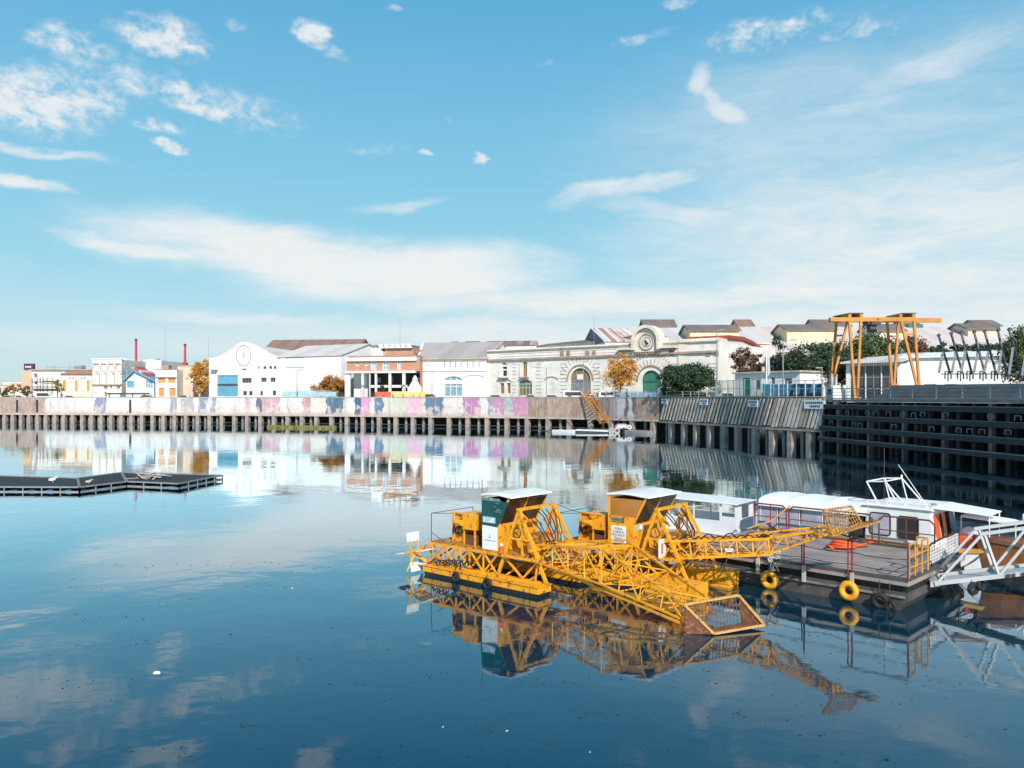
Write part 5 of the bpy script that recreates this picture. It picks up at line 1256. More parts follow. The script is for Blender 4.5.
# ---------------------------------------------------------------- yellow work barges
def textmesh(body, size, name, mt, M, parent, align='CENTER', extrude=.002, fit=None):
    cu = bpy.data.curves.new('lettering_curve', 'FONT'); cu.body = body; cu.size = size; cu.align_x = align; cu.extrude = extrude; cu.space_line = .95
    o = bpy.data.objects.new('lettering_tmp', cu); COL.objects.link(o); bpy.context.view_layer.update()
    me = bpy.data.meshes.new_from_object(o.evaluated_get(bpy.context.evaluated_depsgraph_get())); bpy.data.objects.remove(o)
    if fit:
        w_ = max(v.co.x for v in me.vertices)-min(v.co.x for v in me.vertices)
        if w_ > fit:
            for v in me.vertices: v.co.x *= fit/w_
    me.transform(M); me.materials.clear(); me.materials.append(mt); me.name = name
    ob = bpy.data.objects.new(name, me); COL.objects.link(ob); ob.parent = parent; return ob
BANG = R(-41)
def lattice(g, A, B_, w0, h0, w1, h1, bays, r, up=Vector((0,0,1)), chord=None, skip=()):
    """box truss from A to B_ (centres of the end frames)"""
    d = (B_-A).normalized(); s_ = d.cross(up).normalized(); u = s_.cross(d).normalized(); ch = chord or r*1.6
    fr = []
    for i in range(bays+1):
        t_ = i/bays; w_ = w0+(w1-w0)*t_; h_ = h0+(h1-h0)*t_; c = A.lerp(B_,t_)
        fr.append([c+s_*(a*w_/2)+u*(b_*h_/2) for a, b_ in ((-1,-1),(1,-1),(1,1),(-1,1))])
    for i in range(bays):
        for k in range(4):
            g.bar(fr[i][k], fr[i+1][k], ch)
            k2 = (k+1)%4
            if (i+k)%2: g.bar(fr[i][k], fr[i+1][k2], r)
            else: g.bar(fr[i][k2], fr[i+1][k], r)
    for f_ in fr:
        for k in range(4): g.bar(f_[k], f_[(k+1)%4], r)
    return fr
def make_barge(O, label, kind):
    root = thing('work_barge', label, 'work barge', (O[0],O[1],0), BANG, 'yellow weed cutting barges')
    Mi = (Matrix.Translation((O[0],O[1],0)) @ Matrix.Rotation(BANG,4,'Z')).inverted()
    # pontoons
    for v0, nm in ((0,'near'),(2.1,'far')):
        g = MB(); pr = [(-5.0,.10),(-4.7,-.5),(-.12,-.5),(0,.10)]
        g.prism(pr, 'y', v0+.03, v0+.62); g.build('pontoon_hull', m_black, root)
        g = MB(); g.prism([(-5.05,.30),(-5.02,.103),(.02,.103),(.02,.30)], 'y', v0, v0+.65); g.build('pontoon', m_yel, root, bevel=.012)
        g = MB(); g.box(-5.08,.05,v0-.035,v0+.685,.303,.335); g.build('deck_flange', m_yel, root, bevel=.006)
        for k in range(6): g = MB(); x = -4.6+k*.86; g.box(x,x+.035,v0-.012,v0+.66,.11,.30); g.build('stiffener', m_yeldk, root)
    if kind == 'orange':
        for v0 in (0,2.1): g = MB(); g.box(-1.3,.52,v0-.02,v0+.67,.105,.46); g.box(-1.3,.5,v0,v0+.65,-.4,.10); g.build('bow_float', m_yel, root, bevel=.012)
    # lattice platform
    g = MB(); zt = 1.02
    for v in (.33,2.43):
        g.bar((-5.0,v,zt),(-.1,v,zt),.075); g.bar((-5.0,v,.36),(-.2,v,.36),.06)
        x = -5.0; k = 0
        while x < -1.95:
            g.bar((x,v,.36),(x+.62,v,zt),.05); g.bar((x+.62,v,.36),(x,v,zt),.05); g.bar((x,v,.36),(x,v,zt),.045); x += .62; k += 1
    for x in (-5,-4.2,-3.3,-2.4,-1.6,-.6): g.bar((x,.33,zt),(x,2.43,zt),.07); g.bar((x,.4,.4),(x,2.4,zt),.045)
    g.build('platform_truss', m_yel, root)
    g = MB(); g.box(-5.0,-3.0,.36,2.4,zt+.04,zt+.075); g.box(-3.0,-.9,.36,2.4,zt+.042,zt+.07); g.build('platform_deck', m_yeldk, root)
    # A frames
    for v, w_ in ((.5,.0),(2.29,.0)):
        g = MB(); pk = Vector((-1.15,v,2.48)); vo = -.1 if v < 1 else .15
        a, b_ = Vector((-1.95,v+vo,.34)), Vector((-.05,v+vo+.1,.34)); c_ = Vector((-1.0,v+(.25 if v < 1 else -.25),.34+.68))
        for q in (a, b_): g.bar(pk, q, .085)
        g.bar(pk, Vector((-1.0,v,1.0)), .055); g.bar(pk, c_+Vector((.5,0,0)), .055)
        g.bar(pk.lerp(a,.42), pk.lerp(b_,.42), .06); g.bar(pk.lerp(a,.70), pk.lerp(b_,.70), .07)
        m_ = pk.lerp(b_,.70); g.bar(m_, Vector((-1.0,v,.36)), .055); g.bar(pk.lerp(a,.70), Vector((-1.0,v,.36)), .055)
        g.bar(pk.lerp(b_,.70), Vector((-.5,v,.36)), .05)
        g.build('a_frame', m_yel, root)
    g = MB(); g.bar((-1.15,.42,2.50),(-1.15,2.37,2.50),.09); g.bar((-1.15,.5,2.45),(-1.1,1.2,1.9),.05); g.bar((-1.15,2.3,2.45),(-1.1,1.5,1.9),.05); g.bar((-.55,.3,1.3),(-.55,2.5,1.3),.07)
    g.build('cross_beam', m_yel, root)
    g = MB(); g.torus((-1.2,.47,1.78),(0,1,0),.16,.02,14,5); g.build('steering_ring', m_greydk, root)
    g = MB(); g.box(-1.35,-.75,1.1,1.75,1.1,1.65); g.bar((-.9,1.3,1.6),(-.2,1.35,1.15),.12,n=8); g.bar((-.9,1.55,1.6),(-.2,1.6,1.15),.12,n=8); g.build('hydraulic_unit', m_yeldk, root)
    g = MB(); rg = random.Random(int(O[0]*10))
    for k in range(6):
        p0 = Vector((-1.1+rg.uniform(-.1,.1),.8+k*.25,2.4)); p1 = Vector((-.5,1.1+k*.1,1.35)); pts = []
        for j in range(9): t_ = j/8; pts.append(p0.lerp(p1,t_)+Vector((.28*math.sin(math.pi*t_),rg.uniform(-.05,.05),-.12*math.sin(math.pi*t_))))
        g.tube(pts, .018, 5)
    g.build('hydraulic_hose', m_rubber, root)
    # cabin
    x0, x1, v0, v1, zb, zs, zr = (-2.95 if kind == 'orange' else -2.66), -1.95, .42, 2.40, 1.06, 1.95, 2.80
    xt = -1.50
    cab = MB(); th = .05
    cab.box(x0,x1,v0,v0+th,zb,zs); cab.box(x0,x1,v1-th,v1,zb,zs); cab.box(x0,x0+th,v0+th,v1-th,zb,zs); cab.box(x1-th,x1,v0+th,v1-th,zb,zs); cab.box(x0,x1,v0,v1,zb-.05,zb-.003)
    fx = lambda z: x1+(xt-x1)*(z-zs)/(zr-zs)
    def post(xa, xb, v): cab.slab8([(xa-.035,v-.03,zs),(xa+.035,v-.03,zs),(xa+.035,v+.03,zs),(xa-.035,v+.03,zs)],[(xb-.035,v-.03,zr),(xb+.035,v-.03,zr),(xb+.035,v+.03,zr),(xb-.035,v+.03,zr)])
    for v in (v0+.03,v1-.03): post(x0+.04,x0+.04,v); post(x1-.03,xt-.03,v)
    post(x1-.03,xt-.03,(v0+v1)/2)
    cb_ = cab.build('cabin', m_yel, root, bevel=.008)
    g = MB(); g.box(x0+.1,x1-.2,v0+.5,v0+1.0,zb,zb+.55); g.box(x0+.1,x0+.22,v0+.5,v0+1.0,zb+.55,zb+1.05); g.build('driver_seat', m_rubber, cb_)
    # glazing
    def side(v, mt, off):
        g = MB(); a_ = [(x0+.07,v,zs+.02),(x1-.06,v,zs+.02),(xt-.07,v,zr-.05),(x0+.07,v,zr-.05)]; g.slab8(a_, [(x,y+off,z) for x,y,z in a_]); return g
    if kind == 'orange':
        zw = 2.17
        for v in (v0,v1-th): g = MB(); g.prism([(x0,zs+.003),(x1,zs+.003),(fx(zw)-.05,zw),(x0,zw)], 'y', v+.001, v+th); g.build('sill_panel', m_yel, cb_)
        side(v0+.02, None, .02).build('side_window', m_brglass, cb_); side(v1-.04, None, .02).build('side_window', m_brglass, cb_)
        g = MB(); g.box(x0+.01,x0+.03,v0+.08,v1-.08,zs+.03,zr-.06); g.build('rear_window', m_brglass, cb_)
        g = MB(); g.slab8([(x1-.04,v0+.07,zs+.02),(x1-.04,v1-.07,zs+.02),(xt-.04,v1-.07,zr-.05),(xt-.04,v0+.07,zr-.05)],[(x1-.02,v0+.07,zs+.02),(x1-.02,v1-.07,zs+.02),(xt-.02,v1-.07,zr-.05),(xt-.02,v0+.07,zr-.05)]); g.build('windscreen', m_smoke, cb_)
        g = MB(); g.box(x0+.14,x0+.70,v0-.012,v0-.003,zb+.16,zb+.80); sg = g.build('sign', m_signw, cb_)
        TM = Matrix.Translation((x0+.42, v0-.015, zb+.67)) @ Matrix.Rotation(R(90),4,'X')
        textmesh('ZONA\nCUENCA\nMATANZA\nRIACH.\nACUMAR', .105, 'lettering', m_ink, TM, sg, fit=.5)
        g = MB(); g.box(x0+.16,x0+.62,v0-.012,v0-.003,zs+.11,zs+.18); g.box(x0+.16,x0+.62,v0-.012,v0-.003,zs+.02,zs+.09)
        pl = g.build('name_plate', m_tealban, cb_)
        g = MB(); 
        for z in (zs+.13,zs+.04):
            for k in range(8): g.box(x0+.18+k*.05,x0+.21+k*.05,v0-.016,v0-.0125,z,z+.03)
        g.build('lettering', m_greenlt, pl)
        g = MB(); g.box(x1+.003,x1+.01,v0+.12,v0+.5,zs-.20,zs-.03); g.mi = 1; g.box(x1+.0105,x1+.014,v0+.32,v0+.48,zs-.18,zs-.05); g.build('sticker', [mat('light_blue_sticker',(.25,.55,.65),.5,.1,3), m_signw], cb_)
        g = MB(); g.box(-.93,-.90,.2,.62,1.05,1.62); g.mi = 1; g.box(-.898,-.896,.32,.42,1.15,1.5); g.build('warning_plate', [m_signw, m_orangef], root)
    else:
        g = MB(); a_ = [(x0,v0-.012,zs-.05),(x1-.02,v0-.012,zs-.08),(x1+.04,v0-.012,zs+.02),(xt+.02,v0-.012,zr-.10),(x0,v0-.012,zr-.06)]; g.slab8(a_, [(x,y-.012,z) for x,y,z in a_]); bn_ = g.build('banner', m_tealban, cb_)
        g = MB(); g.box(x0+.04,x0+.78,v0-.03,v0-.025,zr-.10,zr-.02); sb_ = g.build('name_strip', m_greenlt, bn_)
        g = MB(); [g.box(x0+.06+k*.07,x0+.108+k*.07,v0-.034,v0-.0305,zr-.085,zr-.035) for k in range(10) if k != 5]; g.build('lettering', m_tealban, sb_)
        g = MB(); g.box(x0+.06,x0+.60,v0-.03,v0-.025,zs+.03,zs+.22); g.mi = 1; g.slab8([(x0+.3,v0-.033,zs+.05),(x0+.42,v0-.033,zs+.05),(x0+.58,v0-.033,zs+.17),(x0+.48,v0-.033,zs+.18)],[(x0+.3,v0-.031,zs+.05),(x0+.42,v0-.031,zs+.05),(x0+.58,v0-.031,zs+.17),(x0+.48,v0-.031,zs+.18)]); g.build('picture_strip', [mat('pale_blue_print',(.45,.62,.72),.5,.2,8), m_signw], bn_)
        g = MB(); rr = random.Random(4)
        for k in range(16): x = x0+.50+rr.uniform(0,.30); z = zs+.35+rr.uniform(0,.5); g.box(x,x+.10,v0-.03,v0-.026,z,z+.02)
        g.build('map_lines', mat('grey_green_print',(.12,.28,.26),.5,.1,3), bn_)
        g = MB(); g.box(x0+.02,x1-.04,v0-.014,v0-.003,zb+.06,zs-.07); sg = g.build('sign', m_signw, cb_)
        xm = (x0+x1)/2; zc = (zb+zs)/2+.05
        g = MB(); g.bar((xm,v0-.018,zc-.06),(xm,v0-.018,zc+.06),.018,.004); g.bar((xm-.06,v0-.018,zc-.03),(xm,v0-.018,zc-.055),.016,.004); g.bar((xm+.06,v0-.018,zc-.03),(xm,v0-.018,zc-.055),.016,.004)
        for k in range(9): g.box(xm-.26+k*.058,xm-.225+k*.058,v0-.018,v0-.015,zc-.16,zc-.13)
        g.build('emblem', mat('slate_print',(.12,.17,.22),.5,.1,3), sg)
        g = MB(); g.slab8([(x1-.04,v0+.07,zs+.02),(x1-.04,v1-.07,zs+.02),(xt-.04,v1-.07,zr-.05),(xt-.04,v0+.07,zr-.05)],[(x1-.02,v0+.07,zs+.02),(x1-.02,v1-.07,zs+.02),(xt-.02,v1-.07,zr-.05),(xt-.02,v0+.07,zr-.05)]); g.build('windscreen', m_smoke, cb_)
        side(v1-.04, None, .02).build('side_window', m_smoke, cb_)
        g = MB(); g.box(x0+.01,x0+.03,v0+.08,v1-.08,zs+.03,zr-.06); g.build('rear_window', m_smoke, cb_)
        g = MB(); g.bar((x0-.02,v0+.02,zs),(x0-.02,v0+.02,zr+.55),.025,n=5); g.build('aerial', m_greydk, cb_)
    # roof
    g = MB(); n = 6; lo = []; hi = []
    ra, rb, va, vb = x0-.03, xt+.14, v0-.04, v1+.06
    for i in range(n+1):
        t_ = i/n; x = ra+(rb-ra)*t_; z = zr+.02+.06*math.sin(math.pi*min(1,t_*1.1))
        lo.append((x,z-.0)); hi.append((x,z+.07))
    g.prism(lo+hi[::-1], 'y', va, vb); g.build('roof', m_boatw, cb_, bevel=.02)
    # engine and tanks behind the cabin
    zd = zt+.076
    g = MB(); g.box(-4.35,-3.95,.85,1.9,zd,zd+.95); g.mi = 0
    g.build('engine_cover', m_yel, root, bevel=.02)
    g = MB(); g.bar((-4.38,.8,zd),(-4.38,.8,zd+1.0),.05); g.bar((-3.9,.8,zd),(-3.9,.8,zd+.98),.05); g.bar((-4.38,.8,zd+1.0),(-3.9,.8,zd+.98),.05); g.bar((-4.38,.8,zd),(-3.9,.8,zd+.9),.04); g.build('engine_frame', m_yel, root)
    g = MB(); g.torus((-4.1,.80,zd+.5),(0,1,0),.24,.05,16,6); g.bar((-4.1,.72,zd+.5),(-4.1,1.2,zd+.5),.14,n=8); g.build('cooling_fan', m_brwrail, root)
    g = MB(); g.box(-3.75,-3.15,.6,1.3,zd+.5,zd+1.02); g.box(-3.6,-3.2,1.45,2.1,zd+.42,zd+1.0); g.build('fuel_tank', m_yel, root, bevel=.02)
    g = MB(); [g.bar((x,v,zd),(x,v,zd+.5),.05) for x in (-3.7,-3.2) for v in (.65,1.25,2.0)]; g.build('tank_stand', m_yel, root)
    g = MB(); g.box(-3.75,-3.2,.7,1.9,zd,zd+.32); g.bar((-3.9,.75,zd+.72),(-3.55,.7,zd+.72),.22,n=10); g.bar((-3.5,1.4,zd+.3),(-3.5,1.4,zd+.7),.1,n=8); g.build('engine_block', m_brwrail, root, bevel=.03)
    g = MB(); g.bar((-3.98,.5,zd+.75),(-3.62,.5,zd+.72),.2,n=10); g.build('air_filter', m_yel, root)
    g = MB()
    for x, v in ((-4.98,.35),(-4.98,2.4)): g.bar((x,v,.4),(x,v,zd+.95),.03,n=5)
    g.bar((-4.98,.35,zd+.95),(-4.4,.8,zd+.95),.025,n=5); g.bar((-4.98,.35,zd+.95),(-4.98,2.4,zd+.95),.025,n=5); g.bar((-4.98,.35,zd+.3),(-4.4,.4,zd+.02),.025,n=5); g.build('guard_rail', m_greydk, root)
    # paddle wheel
    g = MB(); ax = Vector((-5.45,.0,.72)); g.bar((-5.45,-.35,.72),(-5.45,.45,.72),.09,n=8); g.bar((-5.45,.4,.72),(-4.9,.4,.9),.08); g.bar((-5.45,-.2,.72),(-4.9,.2,.40),.08); g.bar((-5.45,.3,.72),(-5.1,.3,1.02),.06)
    g.bar((-5.5,-.3,.08),(-5.3,-.1,.72),.05); g.bar((-5.3,.4,.1),(-5.5,.2,.72),.05); pw = g.build('paddle_wheel', m_yel, root)
    for k, a_ in enumerate((100,192,282,12)):
        c_, s_ = math.cos(R(a_)), math.sin(R(a_)); g = MB()
        for v in (-.18,.18): g.bar((-5.45,v,.72),(-5.45+c_*.45,v,.72+s_*.45),.045)
        g.build('paddle_arm', m_yel, pw)
        g = MB(); p0, p1 = Vector((-5.45+c_*.36,0,.72+s_*.36)), Vector((-5.45+c_*.66,0,.72+s_*.66)); nn = Vector((-s_,0,c_))*.012
        g.slab8([p0+Vector((0,-.27,0))-nn,p0+Vector((0,.27,0))-nn,p1+Vector((0,.27,0))-nn,p1+Vector((0,-.27,0))-nn],[p0+Vector((0,-.27,0))+nn,p0+Vector((0,.27,0))+nn,p1+Vector((0,.27,0))+nn,p1+Vector((0,-.27,0))+nn]); g.build('paddle_blade', m_boatw, pw)
    g = MB(); g.box(-5.5,-5.02,.0,.45,.30,.345); g.build('stern_step', m_boatw, root)
    g = MB(); rg = random.Random(2)
    for k in range(9):
        a0 = Vector((-4.9+k*.22,.15+.05*(k%2),.36)); pts = [a0+Vector((.5*j/6,.1*math.sin(j+k),.18*math.sin(math.pi*j/6)+.02*k)) for j in range(7)]; g.tube(pts,.022,5)
    g.build('hose_bundle', m_rubber, root)
    return root, Mi
b1, Mi1 = make_barge((.76,23.95), 'yellow barge with teal banner on its cabin and paddle wheel at the stern', 'teal')
b2, Mi2 = make_barge((5.09,23.95), 'yellow barge with brown tinted cabin windows and white text sign', 'orange')
# ---- boom of the first barge with its bucket
P0 = Vector((1.35,25.35,1.15)); P1 = Vector((3.0,23.0,1.22)); P2 = Vector((4.75,20.65,.55))
g = MB(Mi1); lattice(g, P0, P1, 1.35, .55, 1.15, 1.0, 4, .034, chord=.055); lattice(g, P1, P2, 1.15, 1.0, .9, .42, 4, .034, chord=.052)
g.bar(P0+Vector((-.5,-.3,-.3)), P2+Vector((-.45,-.2,-.3)), .06); g.bar(P0+Vector((-.2,.4,.2)),P1+Vector((.35,.45,.62)),.05); g.bar(P1+Vector((.35,.45,.62)),P2+Vector((.3,.2,.3)),.05)
bm1 = g.build('boom', m_yel, b1)
A, B_, C_, D_, E_ = Vector((4.37,20.3,.76)), Vector((5.98,21.1,.80)), Vector((6.57,20.8,.10)), Vector((5.1,20.2,.05)), Vector((4.44,20.35,.02))
F_ = E_+(B_-A)
g = MB(Mi1); th = Vector((0,.03,.0))
for p_, q_ in ((A,B_),(B_,C_),(C_,D_),(D_,A)): g.bar(p_,q_,.055)
g.build('bucket_rim', mat('worn_bucket_rim',(.62,.33,.10),.6,.2,4,rust=(.2,.08,.03),rust_amt=.6), bm1)
m_rustp = mat('rusty_plate',(.17,.065,.03),.75,.35,3,rust=(.30,.13,.06),rust_amt=.7)
g = MB(Mi1)
def plate(g, pts, off): g.slab8(pts, [p+off for p in pts])
plate(g, [A,D_,E_], Vector((.0,-.02,0)) if False else Vector((-.02,0,0))); plate(g, [E_,D_,C_,F_], Vector((0,0,-.02))); plate(g, [B_,C_,F_], Vector((.02,0,0)))
g.build('bucket_shell', m_rustp, bm1)
g = MB(Mi1)
for k in range(1,16): g.bar(A.lerp(B_,k/16), E_.lerp(F_,k/16), .016)
for z in (.33,.66): g.bar(A.lerp(E_,z), B_.lerp(F_,z), .014)
g.build('bucket_grid', m_rustp, bm1)
g = MB(Mi1); g.bar(P2, A.lerp(E_,.4), .09); g.bar(P2+Vector((-.35,-.2,.1)), A, .05); g.bar(P2+Vector((.4,.2,.1)), A.lerp(B_,.35), .05); g.build('bucket_link', m_yeldk, bm1)
# ---- boom of the second barge reaching over the deck barge
Q0 = Vector((4.75,25.2,1.25)); Q1 = Vector((7.7,23.9,1.60)); Q2 = Vector((9.05,22.75,2.22))
g = MB(Mi2); lattice(g, Q0, Q1, .55, .55, .50, .45, 7, .035, chord=.075); lattice(g, Q1, Q2, .50, .45, .22, .12, 3, .032, chord=.06)
bm2 = g.build('boom', m_yel, b2)
g = MB(Mi2); g.bar(Q1+Vector((-.6,.1,.30)), Q2+Vector((0,0,.15)), .06, n=8); g.bar(Q1+Vector((-.1,.1,.42)),Q1+Vector((.25,0,.1)),.07); g.bar(Q2,Q2+Vector((.3,0,.02)),.16); g.build('ram', m_yel, bm2)
g = MB(Mi2)
for k in range(3):
    pts = [Q0.lerp(Q1,j/24)+Vector((0,(-.22 if k else .2),.28+.10*math.sin(j*1.3+k*2))) for j in range(25)]; g.tube(pts,.02,5)
g.build('hydraulic_hose', m_rubber, bm2)
a, b_, c_, d_, e_ = Vector((8.72,22.4,2.86)), Vector((9.72,22.9,2.90)), Vector((10.0,22.9,2.44)), Vector((8.88,22.2,2.18)), Vector((10.42,22.62,2.52))
m_grid = mat('rusted_grid_yellow',(.50,.26,.06),.65,.3,5,rust=(.20,.08,.03),rust_amt=.9)
g = MB(Mi2)
for p_, q_ in ((a,b_),(b_,c_),(c_,d_),(d_,a),(d_,e_),(c_,e_),(b_,e_) if False else (c_,e_)): g.bar(p_,q_,.05)
g.build('bucket_rim', m_grid, bm2)
g = MB(Mi2)
for k in range(1,12): g.bar(a.lerp(b_,k/12), d_.lerp(c_,k/12), .02)
for k in range(1,5): g.bar(a.lerp(d_,k/5), b_.lerp(c_,k/5), .016)
for k in range(1,9): g.bar(d_.lerp(c_,k/9), d_.lerp(e_,k/9), .014)
g.build('bucket_grid', m_grid, bm2)
g = MB(Mi2); plate(g, [d_,e_,c_], Vector((0,0,-.02))); g.build('bucket_floor', m_grid, bm2)
# fenders and loose things on the barges
Mb1 = Mi1.inverted(); Mb2 = Mi2.inverted()
def tyre(c, ax, Rr, r, mt, lab, group, rope=None):
    rt = thing('tyre_fender', lab, 'tyre', c, group=group); g = MB(); g.torus((0,0,0),ax,Rr,r,22,8); g.build('tyre', mt, rt, smooth=True)
    g = MB(); g.tube([Vector((-.03,0,Rr)),Vector((0,.02,Rr+(rope or .3)))],.015,5); g.build('rope', m_rope, rt)
nv = Vector((math.sin(-BANG),math.cos(BANG),0))
tyre(Mb1 @ Vector((-3.35,-.10,.16)), nv, .12,.055, m_rubber, 'small black tyre fender nearer the paddle wheel end of the first barge', 'small black tyres on the yellow barge', .2)
tyre(Mb1 @ Vector((-1.95,-.10,.16)), nv, .13,.06, m_rubber, 'small black tyre fender under the cabin of the first barge', 'small black tyres on the yellow barge', .2)
bo = thing('float_marker', 'small orange float with white top on the first barge beside its cabin', 'float', Mb1 @ Vector((-1.75,.35,1.09))); g = MB(); g.slab8([(.10*math.cos(i),.10*math.sin(i),0) for i in (0,1,2,3,4,5)],[(.05*math.cos(i),.05*math.sin(i),.22) for i in (0,1,2,3,4,5)]); g.build('cone', m_orangef, bo); g = MB(); g.cyl((0,0),.045,.221,.30,8); g.build('cap', m_boatw, bo)
lr = thing('handwheel', 'black hand wheel on the A frame of the second barge', 'wheel', Mb2 @ Vector((-1.05,1.75,1.95))); g = MB(); g.torus((0,0,0),(.6,-.8,.1),.17,.018,18,5); g.bar((-.12,-.1,0),(.12,.1,0),.02); g.bar((0,0,-.15),(0,0,.15),.02); g.build('rim', m_greydk, lr)

# ---------------------------------------------------------------- grey deck barge
PC = Vector((11.1,22.4,0)); PA = R(-45)
dbr = thing('deck_barge', 'dark grey flat deck barge with worn wooden deck and brown railing', 'barge', PC, PA)
PX0 = -7.5
g = MB(); g.prism([(PX0+.6,-.6),(-.75,-.6),(-.02,.28),(-.02,.50),(PX0,.50),(PX0,.1)], 'y', .04, 5.16); g.build('hull', m_hullgr, dbr)
g = MB(); g.box(PX0+.05,-.08,.18,5.0,.503,.70); g.build('shaded_recess', m_black, dbr)  # black puts the shade under the deck overhang into colour
g = MB(); g.box(PX0,0,0,5.2,.703,.85); g.build('deck', m_deck, dbr, bevel=.01)
g = MB(); g.box(PX0,0,-.03,.10,.852,.92); g.box(-.12,.02,.10,5.2,.852,.92); g.box(PX0,-.12,5.1,5.23,.852,.93); g.build('deck_edge', m_hullgr, dbr)
g = MB()
for k in range(1,22): y = 5.2*k/22; g.box(PX0+.1,-.15,y-.008,y+.008,.8505,.853)
g.build('plank_joint', m_void, dbr)
g = MB(); g.box(PX0,-.1,-.02,.10,.36,.42); g.build('rubbing_strake', mat('pale_worn_steel',(.22,.20,.19),.7,.35,2,dirt=(.08,.07,.07)), dbr)
def rpost(x, y, z0, z1, mt, w_=.06): g = MB(); g.bar((x,y,z0),(x,y,z1),w_,n=6); return g.build('railing_post', mt, dbr)
def rail(pts, mt, r_=.026, nm='handrail'): g = MB(); g.tube([Vector(p) for p in pts], r_, 6); return g.build(nm, mt, dbr)
for x in (-4.52,-3.0,-1.54): rpost(x,-.06,.86,1.82,m_redrail if x > -4 else m_kerb); 
g = MB(); [g.box(x-.05,x+.05,-.11,-.035,.38,.88) for x in (-4.52,-3.0,-1.54)]; g.build('post_socket', m_conclt, dbr)
rpost(-1.66,-.06,.86,1.8,m_redrail,.045); rpost(-3.1,.0,.86,1.5,m_redrail,.04); rpost(0,-.02,.86,1.86,m_brwrail)
rail([(-1.9,-.06,1.98),(-1.62,-.06,1.92),(-1.54,-.06,1.80)], m_brwrail); rail([(-1.66,-.06,1.8),(-1.5,-.06,1.9),(0,-.02,1.9)], m_brwrail, .032)
for z0, z1 in ((1.50,1.46),(1.15,1.12)):
    xs_ = (-7.0,-4.52,-3.0,-1.54,0); 
    for xa, xb in zip(xs_[:-1],xs_[1:]): rail([(xa+(xb-xa)*t_/5,-.06,z0+(z1-z0)*.5-.05*math.sin(math.pi*t_/5)) for t_ in range(6)], m_rope, .012, 'rope_rail')
# yellow end gate
for y in (.14,.62,1.2,1.7): rpost(-.03,y,.86,1.86,m_kerb,.05)
rail([(-.03,.14,1.86),(-.03,.62,1.86)], m_kerb); rail([(-.03,1.2,1.86),(-.03,1.7,1.86),(-.35,1.75,1.86),(-.35,1.75,.86)], m_kerb)
for z in (1.2,1.52): rail([(-.03,.14,z),(-.03,1.7,z)], m_kerb, .018)
# far railings
for xa, xb, mt in ((-7.4,-6.1,m_redrail),(-6.0,-2.93,m_brwrail),(-2.7,-.9,m_brwrail)):
    rail([(xa,5.12,.9),(xa,5.12,1.75),(xa+.15,5.12,1.9),(xb-.15,5.12,1.9),(xb,5.12,1.75),(xb,5.12,.9)], mt, .032)
    rail([(xa,5.12,1.42),(xb,5.12,1.42)], mt, .02)
    m_ = (xa+xb)/2; rail([(m_,5.12,1.9),(m_,5.12,.9)], mt, .022)
rail([(-5.9,5.0,1.95),(-5.4,2.6,1.7),(-5.6,1.2,1.55)], m_kerb, .025)
for x, z, lab in ((-4.08,.28,'yellow painted tyre fender on the barge side nearer the yellow barges'),(-1.6,.36,'yellow painted tyre fender on the barge side nearer its corner')):
    tyre(PC+Matrix.Rotation(PA,3,'Z') @ Vector((x,-.16,z)), Vector((.707,.707,0)), .205,.095, m_tyrey, lab, 'yellow tyres on the deck barge', .32)
tyre(PC+Matrix.Rotation(PA,3,'Z') @ Vector((-.72,-.14,.22)), Vector((.6,.8,.2)), .18,.075, m_rubber, 'black tyre tangled in rope near the barge corner', 'black tyres by the barge corner', .4)
tyre(PC+Matrix.Rotation(PA,3,'Z') @ Vector((-.45,-.12,.12)), Vector((.8,.5,.1)), .14,.06, m_rubber, 'smaller black tyre half sunk at the barge corner', 'black tyres by the barge corner', .5)
hr = thing('hose_coil', 'orange hose coil lying on the wooden barge deck below the bucket', 'hose', (11.3,27.4,.87))
g = MB(); [g.torus((.03*k,0,.05+.07*k),(.05*k,.1,1),.42-.03*k,.045,26,6) for k in range(3)]; g.tube([Vector((.45,0,.05)),Vector((.9,.1,.12)),Vector((1.1,.0,.25))],.045,6); g.tube([Vector((-.45,.1,.05)),Vector((-.6,-.3,.15)),Vector((-.5,-.5,.05))],.045,6); g.build('hose', m_orangef, hr, smooth=True)
kr = thing('rope_tangle', 'pale rope tangle tied on the barge edge above the yellow tyre', 'rope', PC+Matrix.Rotation(PA,3,'Z') @ Vector((-4.0,-.02,.9)))
g = MB(); rg = random.Random(12)
for k in range(7):
    p_ = [Vector((rg.uniform(-.25,.25),rg.uniform(-.05,.1),rg.uniform(0,.35))) for _ in range(5)]; g.tube([Vector((-.15+.05*k,-.03,-.35))]+p_,.014,5)
g.build('rope', m_ropew, kr)
cr = thing('mooring_cleat', 'small white cleat block on the deck barge edge', 'cleat', PC+Matrix.Rotation(PA,3,'Z') @ Vector((-5.6,.0,.925))); g = MB(); g.box(-.16,.16,-.06,.06,0,.05); g.bar((-.14,0,.09),(.14,0,.09),.05,n=6); g.build('block', m_boatw, cr)

